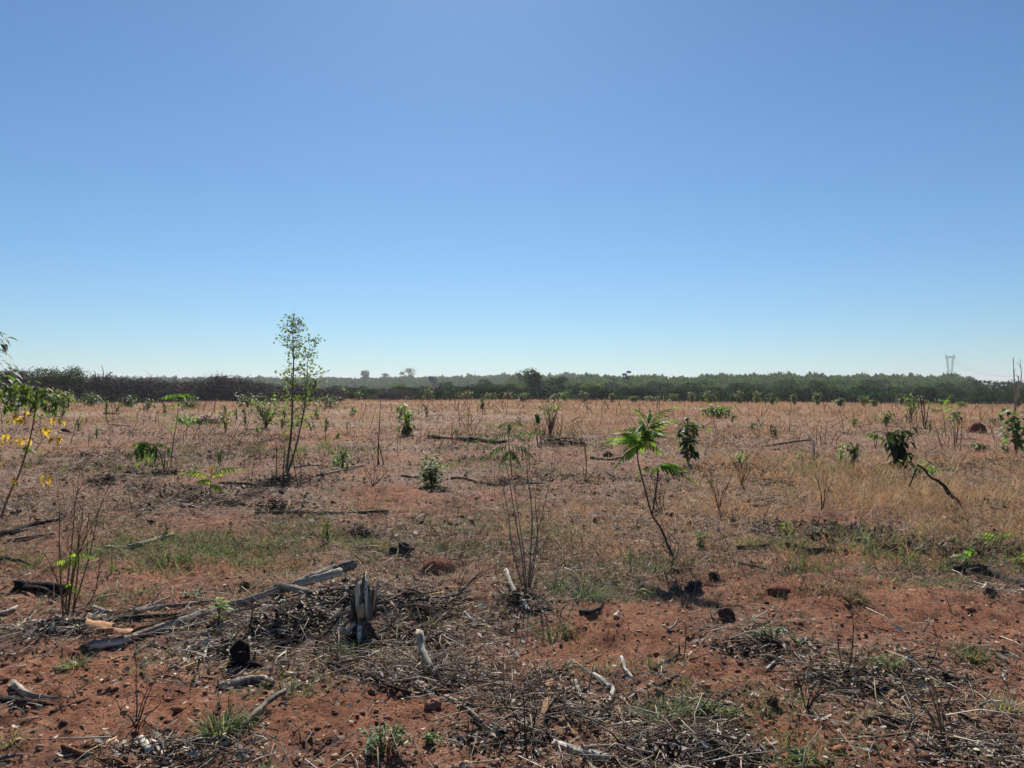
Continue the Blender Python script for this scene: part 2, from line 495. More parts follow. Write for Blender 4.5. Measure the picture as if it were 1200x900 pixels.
def twigs(n, d0, d1, weight, L, rad, cols, lift=.02, bend=.25, tilt=.25, power=0.):
    """bent three-sided sticks: points, triangles, colours"""
    x, y, z = scatter(n, d0, d1, weight, power=power)
    n = len(x)
    ln = RNG.uniform(*L, n) ** 1.0; r = RNG.uniform(*rad, n) * np.maximum(1, y * .12)
    az = RNG.uniform(0, 2 * np.pi, n); el = np.abs(RNG.normal(0, tilt, n))
    d = np.stack([np.cos(az) * np.cos(el), np.sin(az) * np.cos(el), np.sin(el)], 1)
    sdv = np.stack([-np.sin(az), np.cos(az), np.zeros(n)], 1)
    upv = np.cross(sdv, d) * -1
    K = 3; co = np.zeros((n, K, 3, 3)); bd = RNG.normal(0, bend, (n, 2))
    base = np.stack([x, y, z + r * .6 + RNG.uniform(0, lift, n)], 1)
    for k in range(K):
        t = k / (K - 1) - .5 * (1 - np.minimum(1, el * 4))
        t = k / (K - 1)
        c = base + d * (ln * (t - .5 * (el < .25)))[:, None] + sdv * (ln * bd[:, 0] * (4 * t * (1 - t)) * .5)[:, None] + upv * (ln * np.abs(bd[:, 1]) * (4 * t * (1 - t)) * .35)[:, None]
        rk = r * (1 - .55 * t)
        for s_ in range(3):
            a_ = 2 * np.pi * s_ / 3 + 1.57
            co[:, k, s_] = c + sdv * (rk * np.cos(a_))[:, None] + upv * (rk * np.sin(a_))[:, None]
    b_ = (np.arange(n) * K * 3)[:, None]
    f = []
    for k in range(K - 1):
        for s_ in range(3):
            s2 = (s_ + 1) % 3
            f += [(k * 3 + s_, k * 3 + s2, (k + 1) * 3 + s2), (k * 3 + s_, (k + 1) * 3 + s2, (k + 1) * 3 + s_)]
    f += [(0, 2, 1), (6, 7, 8)]
    tri = (b_[:, :, None] + np.array(f)[None]).reshape(-1, 3)
    return co.reshape(-1, 3), tri, np.repeat(pick(cols, n), K * 3, 0)

def flakes(n, d0, d1, weight, L, asp, cols, curl=.35, thick=.003):
    """curled leaf litter and bark flakes: a bent sheet of four quads with a torn outline"""
    x, y, z = scatter(n, d0, d1, weight); n = len(x)
    ln = RNG.uniform(*L, n); wd = ln * RNG.uniform(*asp, n)
    az = RNG.uniform(0, 6.283, n); pit = RNG.normal(0, .35, n); rol = RNG.normal(0, .4, n)
    u = np.stack([np.cos(az) * np.cos(pit), np.sin(az) * np.cos(pit), np.sin(pit)], 1)
    s0 = np.stack([-np.sin(az), np.cos(az), np.zeros(n)], 1); nrm = np.cross(u, s0)
    s = s0 * np.cos(rol)[:, None] + nrm * np.sin(rol)[:, None]; nrm = np.cross(u, s)
    K = 4; co = np.zeros((n, K, 2, 3)); cu = RNG.uniform(-.2, 1, n) * curl
    base = np.stack([x, y, z + .008 + np.abs(np.sin(pit)) * ln * .4 + np.abs(np.sin(rol)) * wd * .4], 1)
    prof = [.35, 1, .85, .15]
    for k in range(K):
        t = k / (K - 1) - .5
        for j, sg in enumerate((-1, 1)):
            w_ = wd * .5 * prof[k] * RNG.uniform(.7, 1.2, n)
            co[:, k, j] = base + u * (ln * t)[:, None] + s * (sg * w_)[:, None] + nrm * (cu * ln * (4 * t * t - .3) * .5)[:, None]
    b_ = (np.arange(n) * K * 2)[:, None]
    f = []
    for k in range(K - 1):
        f += [(2 * k, 2 * k + 1, 2 * k + 3), (2 * k, 2 * k + 3, 2 * k + 2)]
    tri = (b_[:, :, None] + np.array(f)[None]).reshape(-1, 3)
    return co.reshape(-1, 3), tri, np.repeat(pick(cols, n), K * 2, 0)

ICO_V = []; _p = (1 + 5 ** .5) / 2
for a_, b_ in ((1, _p), (-1, _p), (1, -_p), (-1, -_p)):
    ICO_V += [(0, a_, b_), (a_, b_, 0), (b_, 0, a_)]
ICO_V = np.array(ICO_V, float) / math.hypot(1, _p)
def _hull():
    f = []
    n = len(ICO_V); el = 1.06
    for i in range(n):
        for j in range(i + 1, n):
            for k in range(j + 1, n):
                if all(np.linalg.norm(ICO_V[p] - ICO_V[q]) < el for p, q in ((i, j), (j, k), (i, k))):
                    nn = np.cross(ICO_V[j] - ICO_V[i], ICO_V[k] - ICO_V[i])
                    f.append((i, j, k) if nn.dot(ICO_V[i]) > 0 else (i, k, j))
    return f
ICO_F = np.array(_hull())

OCT_V = np.array([(1, 0, 0), (-1, 0, 0), (0, 1, 0), (0, -1, 0), (0, 0, 1), (0, 0, -1)], float)
OCT_F = np.array([(0, 2, 4), (2, 1, 4), (1, 3, 4), (3, 0, 4), (2, 0, 5), (1, 2, 5), (3, 1, 5), (0, 3, 5)])

def crumbs(n, d0, d1, weight, size, cols):
    x, y, z = scatter(n, d0, d1, weight); n = len(x)
    s = size[0] * (size[1] / size[0]) ** (RNG.uniform(0, 1, n) ** 1.6) * np.maximum(1, y / 5)
    v = OCT_V[None] * RNG.uniform(.5, 1.4, (n, 6, 3)) * s[:, None, None] + RNG.normal(0, .25, (n, 6, 3)) * s[:, None, None]
    v[..., 2] *= .75
    co = v + np.stack([x, y, z + s * .25], 1)[:, None]
    tri = ((np.arange(n) * 6)[:, None, None] + OCT_F[None]).reshape(-1, 3)
    return co.reshape(-1, 3), tri, np.repeat(pick(cols, n, .3), 6, 0)

def clods(n, d0, d1, weight, size, cols, flat=.7):
    x, y, z = scatter(n, d0, d1, weight); n = len(x)
    s = size[0] * (size[1] / size[0]) ** (RNG.uniform(0, 1, n) ** 2.2)
    v = ICO_V[None] * RNG.uniform(.65, 1.25, (n, 12, 1)) * s[:, None, None]
    v[..., 0] *= RNG.uniform(.8, 1.4, (n, 1)); v[..., 2] *= flat
    a_ = RNG.uniform(0, 6.28, n)
    vx = v[..., 0] * np.cos(a_)[:, None] - v[..., 1] * np.sin(a_)[:, None]; vy = v[..., 0] * np.sin(a_)[:, None] + v[..., 1] * np.cos(a_)[:, None]
    co = np.stack([vx + x[:, None], vy + y[:, None], v[..., 2] + (z + s * flat * .35)[:, None]], -1)
    tri = ((np.arange(n) * 12)[:, None, None] + ICO_F[None]).reshape(-1, 3)
    return co.reshape(-1, 3), tri, np.repeat(pick(cols, n, .25), 12, 0)

def blades(n, d0, d1, weight, L, W, cols, lean=(.1, 1.2), seg=2, power=0., minpx=.45, clump=0, spread=.84):
    """grass blades; each a narrow bent strip"""
    if clump:
        m = max(1, n // clump)
        cx, cy, _ = scatter(m, d0, d1, weight, spread, power)
        cr = RNG.uniform(.02, .10, len(cx)) * np.maximum(1, cy / 12)
        x = np.repeat(cx, clump) + RNG.normal(0, 1, len(cx) * clump) * np.repeat(cr, clump)
        y = np.repeat(cy, clump) + RNG.normal(0, 1, len(cx) * clump) * np.repeat(cr, clump)
        z = terrain(x, y); n = len(x)
        tint = np.repeat(pick(cols, len(cx), .2), clump, 0) * RNG.uniform(.75, 1.25, (n, 1))
        lsc = np.repeat(RNG.uniform(.6, 1.3, len(cx)), clump)
    else:
        x, y, z = scatter(n, d0, d1, weight, spread, power); n = len(x); tint = pick(cols, n); lsc = 1.0
    ln = RNG.uniform(*L, n) * lsc; w = np.maximum(RNG.uniform(*W, n), minpx * y / 768.0)
    az = RNG.uniform(0, 6.283, n); le = RNG.uniform(*lean, n); cu = RNG.uniform(0, .9, n)
    h = np.stack([np.cos(az), np.sin(az), np.zeros(n)], 1); fa = RNG.uniform(0, 6.283, n)
    s = np.stack([np.cos(fa), np.sin(fa), np.zeros(n)], 1)
    base = np.stack([x, y, z - .005], 1); rows = []
    ts = [0, .5, 1] if seg == 2 else [0, 1]
    for t in ts:
        ang = le + cu * t
        c = base + h * (ln * t * np.sin(ang))[:, None]; c[:, 2] += ln * t * np.cos(ang)
        if t < 1:
            rows += [c - s * (w * .5 * (1 - .25 * t))[:, None], c + s * (w * .5 * (1 - .25 * t))[:, None]]
        else:
            rows += [c]
    V = len(rows); co = np.stack(rows, 1)
    f = [(0, 1, 3), (0, 3, 2), (2, 3, 4)] if seg == 2 else [(0, 1, 2)]
    tri = ((np.arange(n) * V)[:, None, None] + np.array(f)[None]).reshape(-1, 3)
    return co.reshape(-1, 3), tri, np.repeat(np.clip(tint, 0, 1), V, 0)

def merge(*sets):
    co, tri, ti = [], [], []; o = 0
    for c_, t_, k_ in sets:
        co.append(c_); tri.append(t_ + o); ti.append(k_); o += len(c_)
    return np.concatenate(co), np.concatenate(tri), np.concatenate(ti)

def stuff(name, data, mat, label):
    o = link_mesh(name, data[0], data[1], data[2], M[mat])
    return tag(o, label, None, None, 'stuff')

W_LIT = lambda x, y: litter_amount(x, y) ** 1.8
W_DEN = lambda x, y: np.clip(field(DENSE, x, y), 0, 1) ** 1.5
W_ANY = lambda x, y: .35 + .65 * litter_amount(x, y)
W_BARE = lambda x, y: 1.0 - .6 * litter_amount(x, y)

greys = [(C['grey'], 4), (C['pale'], 2.5), (C['brown'], 2.5), (C['dark'], 2.5), (C['straw'], 1.5), (C['bone'], .5)]
stuff('twig_litter', merge(
    twigs(11000, 2.3, 11, W_LIT, (.03, .12), (.0012, .003), greys, bend=.12),
    twigs(3200, 2.6, 7.5, W_DEN, (.03, .14), (.0015, .0045), [(C['dark'], 4), (C['grey'], 4), (C['brown'], 2), (C['pale'], 1)], lift=.05, bend=.12, tilt=.3),
    twigs(2600, 2.3, 12, W_LIT, (.10, .34), (.002, .0055), greys, lift=.04, bend=.14),
    twigs(2500, 7, 50, lambda x, y: sstep(.60, .70, fbm(x * .6, y * .6, 101, 3)), (.12, .5), (.002, .004), [(C['dark'], 5), (C['grey'], 2), (C['brown'], 2)], lift=.08, tilt=.4, bend=.12),
    twigs(4000, 7, 40, W_LIT, (.08, .32), (.002, .004), [(C['grey'], 3), (C['dark'], 4), (C['brown'], 3), (C['pale'], 1)], lift=.05, tilt=.35)),
    'litter', 'scattered grey and brown twigs lying over the soil')
stuff('leaf_litter', merge(
    flakes(26000, 2.3, 14, lambda x, y: .12 + .88 * litter_amount(x, y), (.010, .038), (.3, .7), [(C['grey'], 3), (C['tan'], 1.2), (C['brown'], 3), (C['pale'], 2.4), (C['dark'], 4.5), ((.55, .49, .40), .8)]),
    flakes(1300, 2.3, 12, W_LIT, (.04, .085), (.2, .5), [(C['grey'], 3), (C['brown'], 3), (C['pale'], 1.5), (C['rust'], .8), (C['dark'], 2)], curl=.25),
    flakes(9000, 7, 50, lambda x, y: sstep(.60, .70, fbm(x * .6, y * .6, 101, 3)), (.04, .13), (.2, .5), [(C['dark'], 5), (C['char'], 3), (C['brown'], 2), (C['grey'], 2)], curl=.5),
    flakes(7000, 8, 45, W_LIT, (.03, .11), (.25, .6), [(C['dark'], 3), (C['brown'], 3), (C['grey'], 2), (C['pale'], .6)])),
    'litter', 'dry leaves and bark flakes lying over the soil')
stuff('soil_crumbs', merge(
    crumbs(28000, 2.2, 14, lambda x, y: np.ones_like(x) * sstep(.25, .6, fbm(x * 2.2, y * 2.2, 81, 2)), (.002, .007), [((.28, .13, .08), 4), ((.38, .22, .15), 2), ((.15, .07, .045), 3), ((.07, .045, .035), 2)]),
    clods(6000, 2.2, 11, W_BARE, (.004, .019), [((.28, .13, .08), 4), (C['dust'], 2), ((.13, .06, .04), 3)]),
    clods(500, 2.2, 14, W_BARE, (.012, .03), [(C['soil'], 4), ((.12, .06, .042), 3)]),
    clods(1200, 9, 60, W_ANY, (.02, .06), [(C['soil'], 3), ((.12, .06, .04), 3), (C['dark'], 2)])),
    'clod', 'crumbs and small clods of red soil')

STRAW = [((.46, .36, .23), 3), ((.42, .27, .17), 4), ((.35, .20, .12), 3), (C['grey'], 2), ((.60, .52, .38), 1.2), ((.13, .09, .06), 1.5)]
FARST = [((.56, .355, .225), 4), ((.50, .29, .175), 4), ((.60, .44, .28), 2), ((.30, .165, .09), 2), ((.30, .27, .11), .7)]
GOLD = [ellipse(*e) for e in [(1080, 585, 150, 45, 1.0), (960, 560, 100, 40, .5), (1150, 540, 90, 40, .8), (660, 620, 60, 30, .4), (830, 600, 80, 30, .4)]]
W_STR = lambda x, y: np.clip(litter_amount(x, y) * (.25 + .75 * sstep(6, 11, y)) + .8 * field(GOLD, x, y), 0, 1)
def in_field(x, y): return (y < edge_depth(x, y) + 6) * 1.0
W_FAR = lambda x, y: np.clip((.22 + .78 * sstep(.35, .7, fbm(x * .22, y * .22, 41, 3)) + .5 * sstep(-.1, .5, x / y) * sstep(18, 40, y)), 0, 1) * in_field(x, y) * (1 - .8 * np.clip(field(BARE, x, y), 0, 1)) * (.6 + .4 * sstep(30, 60, y + 30 * (x > 0)))
stuff('dry_grass', merge(
    blades(26000, 2.4, 14, W_STR, (.04, .15), (.0012, .003), STRAW, (.7, 1.5)),
    blades(120000, 6, 45, W_STR, (.05, .20), (.002, .004), STRAW, (.4, 1.5), seg=1, clump=7),
    blades(40000, 5, 32, lambda x, y: sstep(.35, .62, fbm(x * .45, y * .45, 91, 3)), (.05, .16), (.002, .004), [(C['grey'], 3), (C['straw'], 2), ((.26, .24, .16), 3), ((.10, .075, .06), 4)], (.3, 1.4), seg=1, clump=12),
    blades(60000, 5.5, 40, lambda x, y: .25 + .75 * sstep(.35, .6, fbm(x * .3, y * .3, 92, 3)), (.05, .17), (.0025, .005), [((.55, .47, .35), 3), ((.46, .35, .24), 3), ((.07, .05, .04), 5), ((.26, .19, .13), 3)], (.2, 1.3), seg=1, clump=20),
    blades(26000, 6.5, 18, lambda x, y: np.clip(field(GOLD, x, y), 0, 1), (.10, .40), (.002, .004), [(C['tan'], 4), ((.50, .30, .14), 3), (C['straw'], 3)], (.2, 1.4), clump=14),
    blades(120000, 16, 122, W_FAR, (.10, .34), (.003, .006), FARST, (.0, 1.1), seg=1, power=.7, clump=6),
    blades(110000, 26, 126, W_FAR, (.18, .46), (.003, .006), FARST, (.0, .7), seg=1, power=1.6, clump=5)),
    'straw', 'dry tan grass and straw covering the field')

GREENS = [ellipse(*e) for e in [(230, 640, 110, 18, 1.0), (330, 640, 70, 20, .8), (60, 650, 60, 12, .5), (560, 620, 60, 18, .5), (700, 690, 70, 16, .6), (760, 650, 40, 16, .8), (650, 625, 40, 14, .5),
          (430, 640, 40, 20, .5), (860, 690, 60, 6, .5), (1080, 690, 60, 8, .5), (400, 765, 30, 10, .7), (350, 805, 40, 6, .8), (830, 835, 40, 14, .8), (910, 735, 40, 14, .6), (1040, 780, 50, 14, .6),
          (940, 880, 50, 16, .6), (470, 590, 40, 8, .5), (170, 560, 40, 10, .3), (540, 580, 30, 6, .5), (780, 480, 200, 4, .1), (950, 540, 60, 20, .3), (300, 500, 40, 6, .5), (650, 740, 30, 12, .6), (490, 675, 60, 10, .4), (560, 640, 50, 12, .5), (870, 640, 80, 10, .4), (1020, 640, 100, 14, .4), (720, 780, 60, 12, .4), (180, 700, 60, 8, .4), (280, 610, 120, 8, .5), (720, 560, 80, 12, .4), (560, 540, 90, 10, .3), (1100, 770, 60, 10, .5), (600, 600, 300, 30, .25), (900, 820, 120, 20, .3), (150, 780, 100, 20, .25)]]
W_GRN = lambda x, y: np.clip(field(GREENS, x, y) * 1.3 * sstep(.35, .75, fbm(x * 1.6, y * 1.6, 51, 2)), 0, 1)
GRN = [((.10, .14, .05), 3), (C['blue'], 3), ((.15, .17, .08), 3), (C['olive'], 2), ((.24, .26, .14), 2), ((.34, .28, .16), 2)]
stuff('green_undergrowth', merge(
    blades(15000, 2.4, 9, W_GRN, (.03, .11), (.003, .007), GRN, (.3, 1.4), clump=9),
    blades(15000, 5.5, 30, W_GRN, (.04, .11), (.005, .010), GRN, (.2, 1.3), clump=9),
    blades(4200, 14, 110, lambda x, y: in_field(x, y) * sstep(.5, .75, fbm(x * .15, y * .15, 61, 2)), (.15, .4), (.01, .02), [(C['olive'], 3), (C['green'], 2), ((.2, .22, .08), 2)], (.1, .9), clump=14)),
    'weed', 'low green weeds and grass creeping over the soil')
stuff('dead_weed_clumps', merge(
    blades(36000, 5.5, 45, lambda x, y: sstep(.46, .64, fbm(x * .55, y * .55, 95, 3)), (.05, .16), (.004, .009), [((.075, .06, .045), 4), ((.11, .10, .06), 3), ((.16, .14, .09), 2), ((.05, .04, .035), 3)], (.1, 1.3), seg=1, clump=30),
    blades(24000, 14, 80, lambda x, y: sstep(.5, .66, fbm(x * .22, y * .22, 96, 3)), (.08, .25), (.006, .012), [((.09, .065, .045), 4), ((.12, .11, .06), 3), ((.05, .04, .035), 3)], (.1, 1.1), seg=1, clump=30),
    blades(14000, 6.5, 60, lambda x, y: sstep(.52, .68, fbm(x * .3, y * .3, 97, 3)), (.08, .25), (.008, .015), [((.12, .16, .06), 4), ((.09, .12, .05), 3), ((.17, .20, .08), 2)], (.1, 1.1), seg=1, clump=18)),
    'weed', 'brown and grey-green weed clumps spread through the straw')
stuff('dead_weed_stalks', merge(
    twigs(2600, 6, 30, lambda x, y: sstep(.45, .7, fbm(x * .35, y * .35, 71, 2)), (.08, .34), (.0015, .003), [(C['brown'], 3), (C['dark'], 3), (C['grey'], 2), (C['rust'], 1)], tilt=1.2, bend=.15),
    twigs(1500, 20, 115, lambda x, y: in_field(x, y) * sstep(.3, .6, fbm(x * .1, y * .1, 72, 2)), (.3, 1.0), (.003, .005), [(C['brown'], 3), (C['dark'], 2), (C['tan'], 2)], tilt=1.3, bend=.12, power=1.0)),
    'litter', 'thin dead weed stalks standing among the grass')

# ------------------------------------------------------------------ woods beyond the field
def crown_points(n, shell=.55):
    v = RNG.normal(0, 1, (n, 3)); v /= np.linalg.norm(v, axis=1)[:, None]
    return v * (RNG.uniform(shell, 1, (n, 1)))

def kites(cen, size, tint, out=None):
    """leaf clumps: small four-cornered faces in random directions"""
    n = len(cen)
    d = RNG.normal(0, 1, (n, 3)); d /= np.linalg.norm(d, axis=1)[:, None]
    e = np.cross(d, RNG.normal(0, 1, (n, 3))); e /= np.linalg.norm(e, axis=1)[:, None]
    if out is not None:      # leaf clumps face outwards from their crown
        nr = out / np.maximum(np.linalg.norm(out, axis=1), 1e-6)[:, None] + RNG.normal(0, .33, (n, 3)); nr /= np.linalg.norm(nr, axis=1)[:, None]
        d = d - nr * (d * nr).sum(1)[:, None]; d /= np.maximum(np.linalg.norm(d, axis=1), 1e-6)[:, None]; e = np.cross(nr, d)
    s = size[:, None]
    co = np.stack([cen - d * s * .5, cen - e * s * .38, cen + d * s * .5, cen + e * s * .38], 1).reshape(-1, 3)
    b = (np.arange(n) * 4)[:, None]
    tri = np.concatenate([b + np.array([[0, 1, 2]]), b + np.array([[0, 2, 3]])])
    return co, tri, np.repeat(tint, 4, 0)

def crown_shape(k, cols, lobes=8, n=620, leaf=.15):
    """a wide domed crown, one unit in radius and height: leaf clumps on overlapping lobes, facing outwards"""
    a_ = RNG.uniform(0, 6.283, lobes); q = np.sqrt(RNG.uniform(.05, 1, lobes)) * .62
    lc = np.stack([np.cos(a_) * q, np.sin(a_) * q, .52 + .26 * (1 - q) + RNG.uniform(-.12, .10, lobes)], 1); lr = RNG.uniform(.28, .44, lobes)
    ci = RNG.integers(0, lobes, n); v = crown_points(n, .88); v[:, 2] = v[:, 2] * .62
    cen = lc[ci] + v * lr[ci][:, None]; cen[:, 2] = np.maximum(cen[:, 2], .05)
    lt = pick(cols, lobes, .22)
    co, tri, ti = kites(cen, RNG.uniform(.7, 1.4, n) * leaf, np.clip(lt[ci] * RNG.uniform(.75, 1.25, (n, 1)), 0, 1), v)
    o = link_mesh('crown_shape', co, tri, ti, M['crown']); COL.objects.unlink(o); return o

def forest(name, label, pos, hts, wid, cols, shapes=4, **kw):
    """a far wood as one mass: crown shapes standing on points of the ground"""
    col = bpy.data.collections.new(name + '_crowns')
    for k in range(shapes): col.objects.link(crown_shape(k, cols, **kw))
    n = len(pos); me = bpy.data.meshes.new(name); me.vertices.add(n); me.vertices.foreach_set('co', np.asarray(pos, np.float32).ravel())
    sc_ = me.attributes.new('size', 'FLOAT_VECTOR', 'POINT'); sc_.data.foreach_set('vector', np.stack([wid, wid, hts], 1).astype(np.float32).ravel())
    me.materials.append(M['crown'])
    o = bpy.data.objects.new(name, me); COL.objects.link(o)
    ng = bpy.data.node_groups.new(name + '_nodes', 'GeometryNodeTree')
    ng.interface.new_socket('Geometry', in_out='INPUT', socket_type='NodeSocketGeometry'); ng.interface.new_socket('Geometry', in_out='OUTPUT', socket_type='NodeSocketGeometry')
    gi = ng.nodes.new('NodeGroupInput'); go = ng.nodes.new('NodeGroupOutput'); ip = ng.nodes.new('GeometryNodeInstanceOnPoints'); ci = ng.nodes.new('GeometryNodeCollectionInfo')
    ci.inputs['Collection'].default_value = col; ci.inputs['Separate Children'].default_value = True; ci.inputs['Reset Children'].default_value = True
    na = ng.nodes.new('GeometryNodeInputNamedAttribute'); na.data_type = 'FLOAT_VECTOR'; na.inputs['Name'].default_value = 'size'
    rv = ng.nodes.new('FunctionNodeRandomValue'); rv.data_type = 'FLOAT_VECTOR'; rv.inputs[0].default_value = (0, 0, 0); rv.inputs[1].default_value = (0, 0, 6.283)
    ip.inputs['Pick Instance'].default_value = True
    ng.links.new(gi.outputs[0], ip.inputs['Points']); ng.links.new(ci.outputs[0], ip.inputs['Instance']); ng.links.new(na.outputs[0], ip.inputs['Scale']); ng.links.new(rv.outputs[0], ip.inputs['Rotation']); ng.links.new(ip.outputs[0], go.inputs[0])
    md = o.modifiers.new('crowns', 'NODES'); md.node_group = ng
    return tag(o, label, None, None, 'stuff')

def along(px, d):
    return (px - 600) / FPX * d

# hill wood, far: crown tops follow the skyline of the photograph
n = 2000
px = RNG.uniform(-60, 700, n); d = RNG.uniform(560, 800, n); x = along(px, d)
z = terrain(x, d); top = EYE + (HOR - np.interp(px, [0, 200, 420, 520, 600, 700], [442, 442, 442.5, 441, 438.5, 438])) / FPX * d
h = np.clip((top - z) * 1.10 * RNG.uniform(.80, 1.03, n) * (1 - .35 * (800 - d) / 240), 5, 30)
forest('hill_wood', 'far grey-green wood covering the low hill behind the field', np.stack([x, d, z], 1), h, RNG.uniform(4.5, 8, n), [((.07, .12, .05), 3), ((.09, .145, .055), 3), ((.05, .09, .04), 2)])
# plantation block behind the right part of the field, ending in a rounded edge
n = 1150
px = RNG.uniform(600, 1152, n); d = RNG.uniform(300, 420, n); x = along(px, d)
z = terrain(x, d); top = EYE + (HOR - np.interp(px, [600, 660, 800, 930, 1050, 1120, 1140, 1156], [439, 438, 437.5, 435, 437, 437.5, 441, 450])) / FPX * d
h = np.clip((top - z) * 1.02 * RNG.uniform(.86, 1.0, n) * (1 - .25 * (420 - d) / 120), 4, 30)
forest('plantation_wood', 'green plantation wood with a rounded end under the pylon', np.stack([x, d, z], 1), h, RNG.uniform(3.8, 6.5, n), [((.085, .135, .042), 3), ((.105, .16, .05), 3), ((.06, .10, .036), 2)])
# scrub filling the foot of the woods
n = 1500
px = RNG.uniform(380, 1330, n); d = RNG.uniform(130, 260, n); x = along(px, d); z = terrain(x, d)
top = EYE + (HOR - RNG.uniform(452, 466, n)) / FPX * d
h = np.clip(top - z, 1.2, 7.5)
forest('scrub', 'dark scrub at the foot of the woods beyond the field', np.stack([x, d, z], 1), h, RNG.uniform(1.8, 3.6, n), [((.03, .058, .028), 3), ((.024, .046, .027), 3), ((.06, .095, .035), 1.2)])
# ------------------------------------------------------------------ trees and bushes of the wood edge
def limb_tree(name, label, base, height, width, cols, leaves=900, leaf=.35, trunk_r=.16, lobes=7, crown_lo=.35, group=None, trunk_col=None, flat=.8, gap=.45, mat='crown'):
    """tapered trunk with limbs; the crown is leaf clumps gathered round the limb ends"""
    t = thing(name, label, 'tree', base, group)
    tc = trunk_col or C['brown']
    m = MB(); top = Vector((random.uniform(-.05, .05) * height, 0, height * .8))
    mid = Vector((random.uniform(-.04, .04) * height, random.uniform(-.03, .03) * height, height * .4))
    tp = spline([(0, 0, -.3), mid, top], 7)
    m.tube(tp, [trunk_r * (1 - .8 * i / 6) for i in range(7)], tc, 7, .1)
    ends = []
    for k in range(lobes):
        u = random.uniform(.3, .95); s = tp[int(u * 6)]
        a = random.uniform(0, 6.283); rad = width * .5 * random.uniform(.35, .72) * (1.15 - .5 * u)
        zc = height * (crown_lo + (1 - crown_lo) * random.uniform(.2, .86))
        e = Vector((math.cos(a) * rad, math.sin(a) * rad, zc))
        m.tube(spline([s, s.lerp(e, .5) + Vector((0, 0, -.04 * height)), e], 4), [trunk_r * .4, trunk_r * .3, trunk_r * .2, trunk_r * .1], tc, 5)
        ends.append((e, width * random.uniform(.2, .34)))
    ends.append((top + Vector((0, 0, height * .06)), width * .26))
    m.build('trunk', 'bark', t)
    n = leaves; ci = RNG.integers(0, len(ends), n)
    ec = np.array([tuple(e) for e, r in ends]); er = np.array([r for e, r in ends])
    v = crown_points(n, max(gap, .6)); v[:, 2] *= flat
    cen = ec[ci] + v * er[ci][:, None]
    tint = pick(cols, len(ends), .3)[ci] * RNG.uniform(.7, 1.3, (n, 1))
    co, tri, ti = kites(cen, RNG.uniform(.7, 1.4, n) * leaf, np.clip(tint, 0, 1), v + .3 * (cen - np.array([0, 0, height * .6])) / max(width, .1))
    link_mesh('crown', co, tri, ti, M[mat], t)
    return t

def copy_tree(root, loc, scale=(1, 1, 1), rz=0, label=None):
    r = root.copy(); COL.objects.link(r); r.location = loc; r.scale = scale; r.rotation_euler = (0, 0, rz)
    if label: r['label'] = label
    for ch in list(root.children):
        c = ch.copy(); COL.objects.link(c); c.parent = r
    return r

DARKT = [((.017, .038, .022), 3), ((.024, .048, .025), 3), ((.036, .066, .03), 1.5)]
MIDT = [((.05, .09, .032), 3), ((.065, .11, .038), 3), ((.035, .065, .028), 2)]

def far_base(px, d):
    x = along(px, d); return Vector((x, d, tz(x, d)))
def far_h(px, d, ytop):
    return EYE + (HOR - ytop) / FPX * d - tz(along(px, d), d)

# single trees that stand out
def far_tree(name, label, px, d, ytop, wpx, cols, **kw):
    b = far_base(px, d); h = far_h(px, d, ytop)
    return limb_tree(name, label, b, h * 1.0, wpx / FPX * d, cols, **kw)
far_tree('broadleaf_tree', 'tall rounded green tree rising above the wood behind the centre of the field', 624, 170, 432, 30, [((.055, .09, .036), 3), ((.07, .11, .04), 3), ((.035, .06, .028), 2)], leaves=2600, leaf=.36, lobes=12, crown_lo=.3)
far_tree('broadleaf_tree', 'dark tree touching the right side of the tall rounded tree', 655, 185, 441, 24, DARKT, leaves=1500, leaf=.4, lobes=8)
far_tree('broadleaf_tree', 'pale green wide-crowned tree in front of the dark wood', 688, 175, 449, 44, [((.13, .16, .06), 3), ((.11, .15, .06), 2), ((.16, .17, .08), 1)], leaves=2200, leaf=.36, lobes=10, crown_lo=.2, flat=.5)
far_tree('emergent_tree', 'thin flat-topped tree poking above the plantation skyline', 733, 330, 432, 13, DARKT, leaves=500, leaf=.6, lobes=4, crown_lo=.7, flat=.4)
far_tree('eucalyptus_tree', 'dense round eucalyptus on the skyline, leftmost of the far trees', 427, 760, 434, 18, [((.06, .08, .055), 1), ((.05, .07, .05), 1)], leaves=900, leaf=1.1, lobes=8, crown_lo=.35)
far_tree('eucalyptus_tree', 'small sparse eucalyptus on the skyline between two bigger ones', 451, 770, 436.5, 9, [((.06, .08, .055), 1)], leaves=260, leaf=1.0, lobes=4, crown_lo=.4)
far_tree('eucalyptus_tree', 'tall airy eucalyptus with open crown and pale trunk on the skyline', 479, 750, 430.5, 17, [((.06, .08, .055), 1), ((.05, .065, .045), 1)], leaves=560, leaf=1.0, lobes=6, crown_lo=.35, gap=.2, trunk_col=C['pale'])
far_tree('eucalyptus_tree', 'airy eucalyptus just left of the tallest one on the skyline', 470, 755, 434.5, 10, [((.055, .075, .05), 1)], leaves=360, leaf=1.0, lobes=5, crown_lo=.35, gap=.2, trunk_col=C['pale'])
far_tree('broadleaf_tree', 'dark two-headed tree on the skyline behind the low hedge', 507, 420, 438.5, 15, DARKT, leaves=800, leaf=.7, lobes=5, crown_lo=.3)
far_tree('broadleaf_tree', 'light green bushy tree standing before the dark scrub', 466, 200, 449, 20, [((.13, .19, .05), 1), ((.10, .15, .05), 1)], leaves=900, leaf=.4, lobes=6, crown_lo=.2)
far_tree('broadleaf_tree', 'low mid-green tree beside a dark heap at the field edge', 525, 190, 447, 26, MIDT, leaves=1300, leaf=.4, lobes=8, crown_lo=.15)
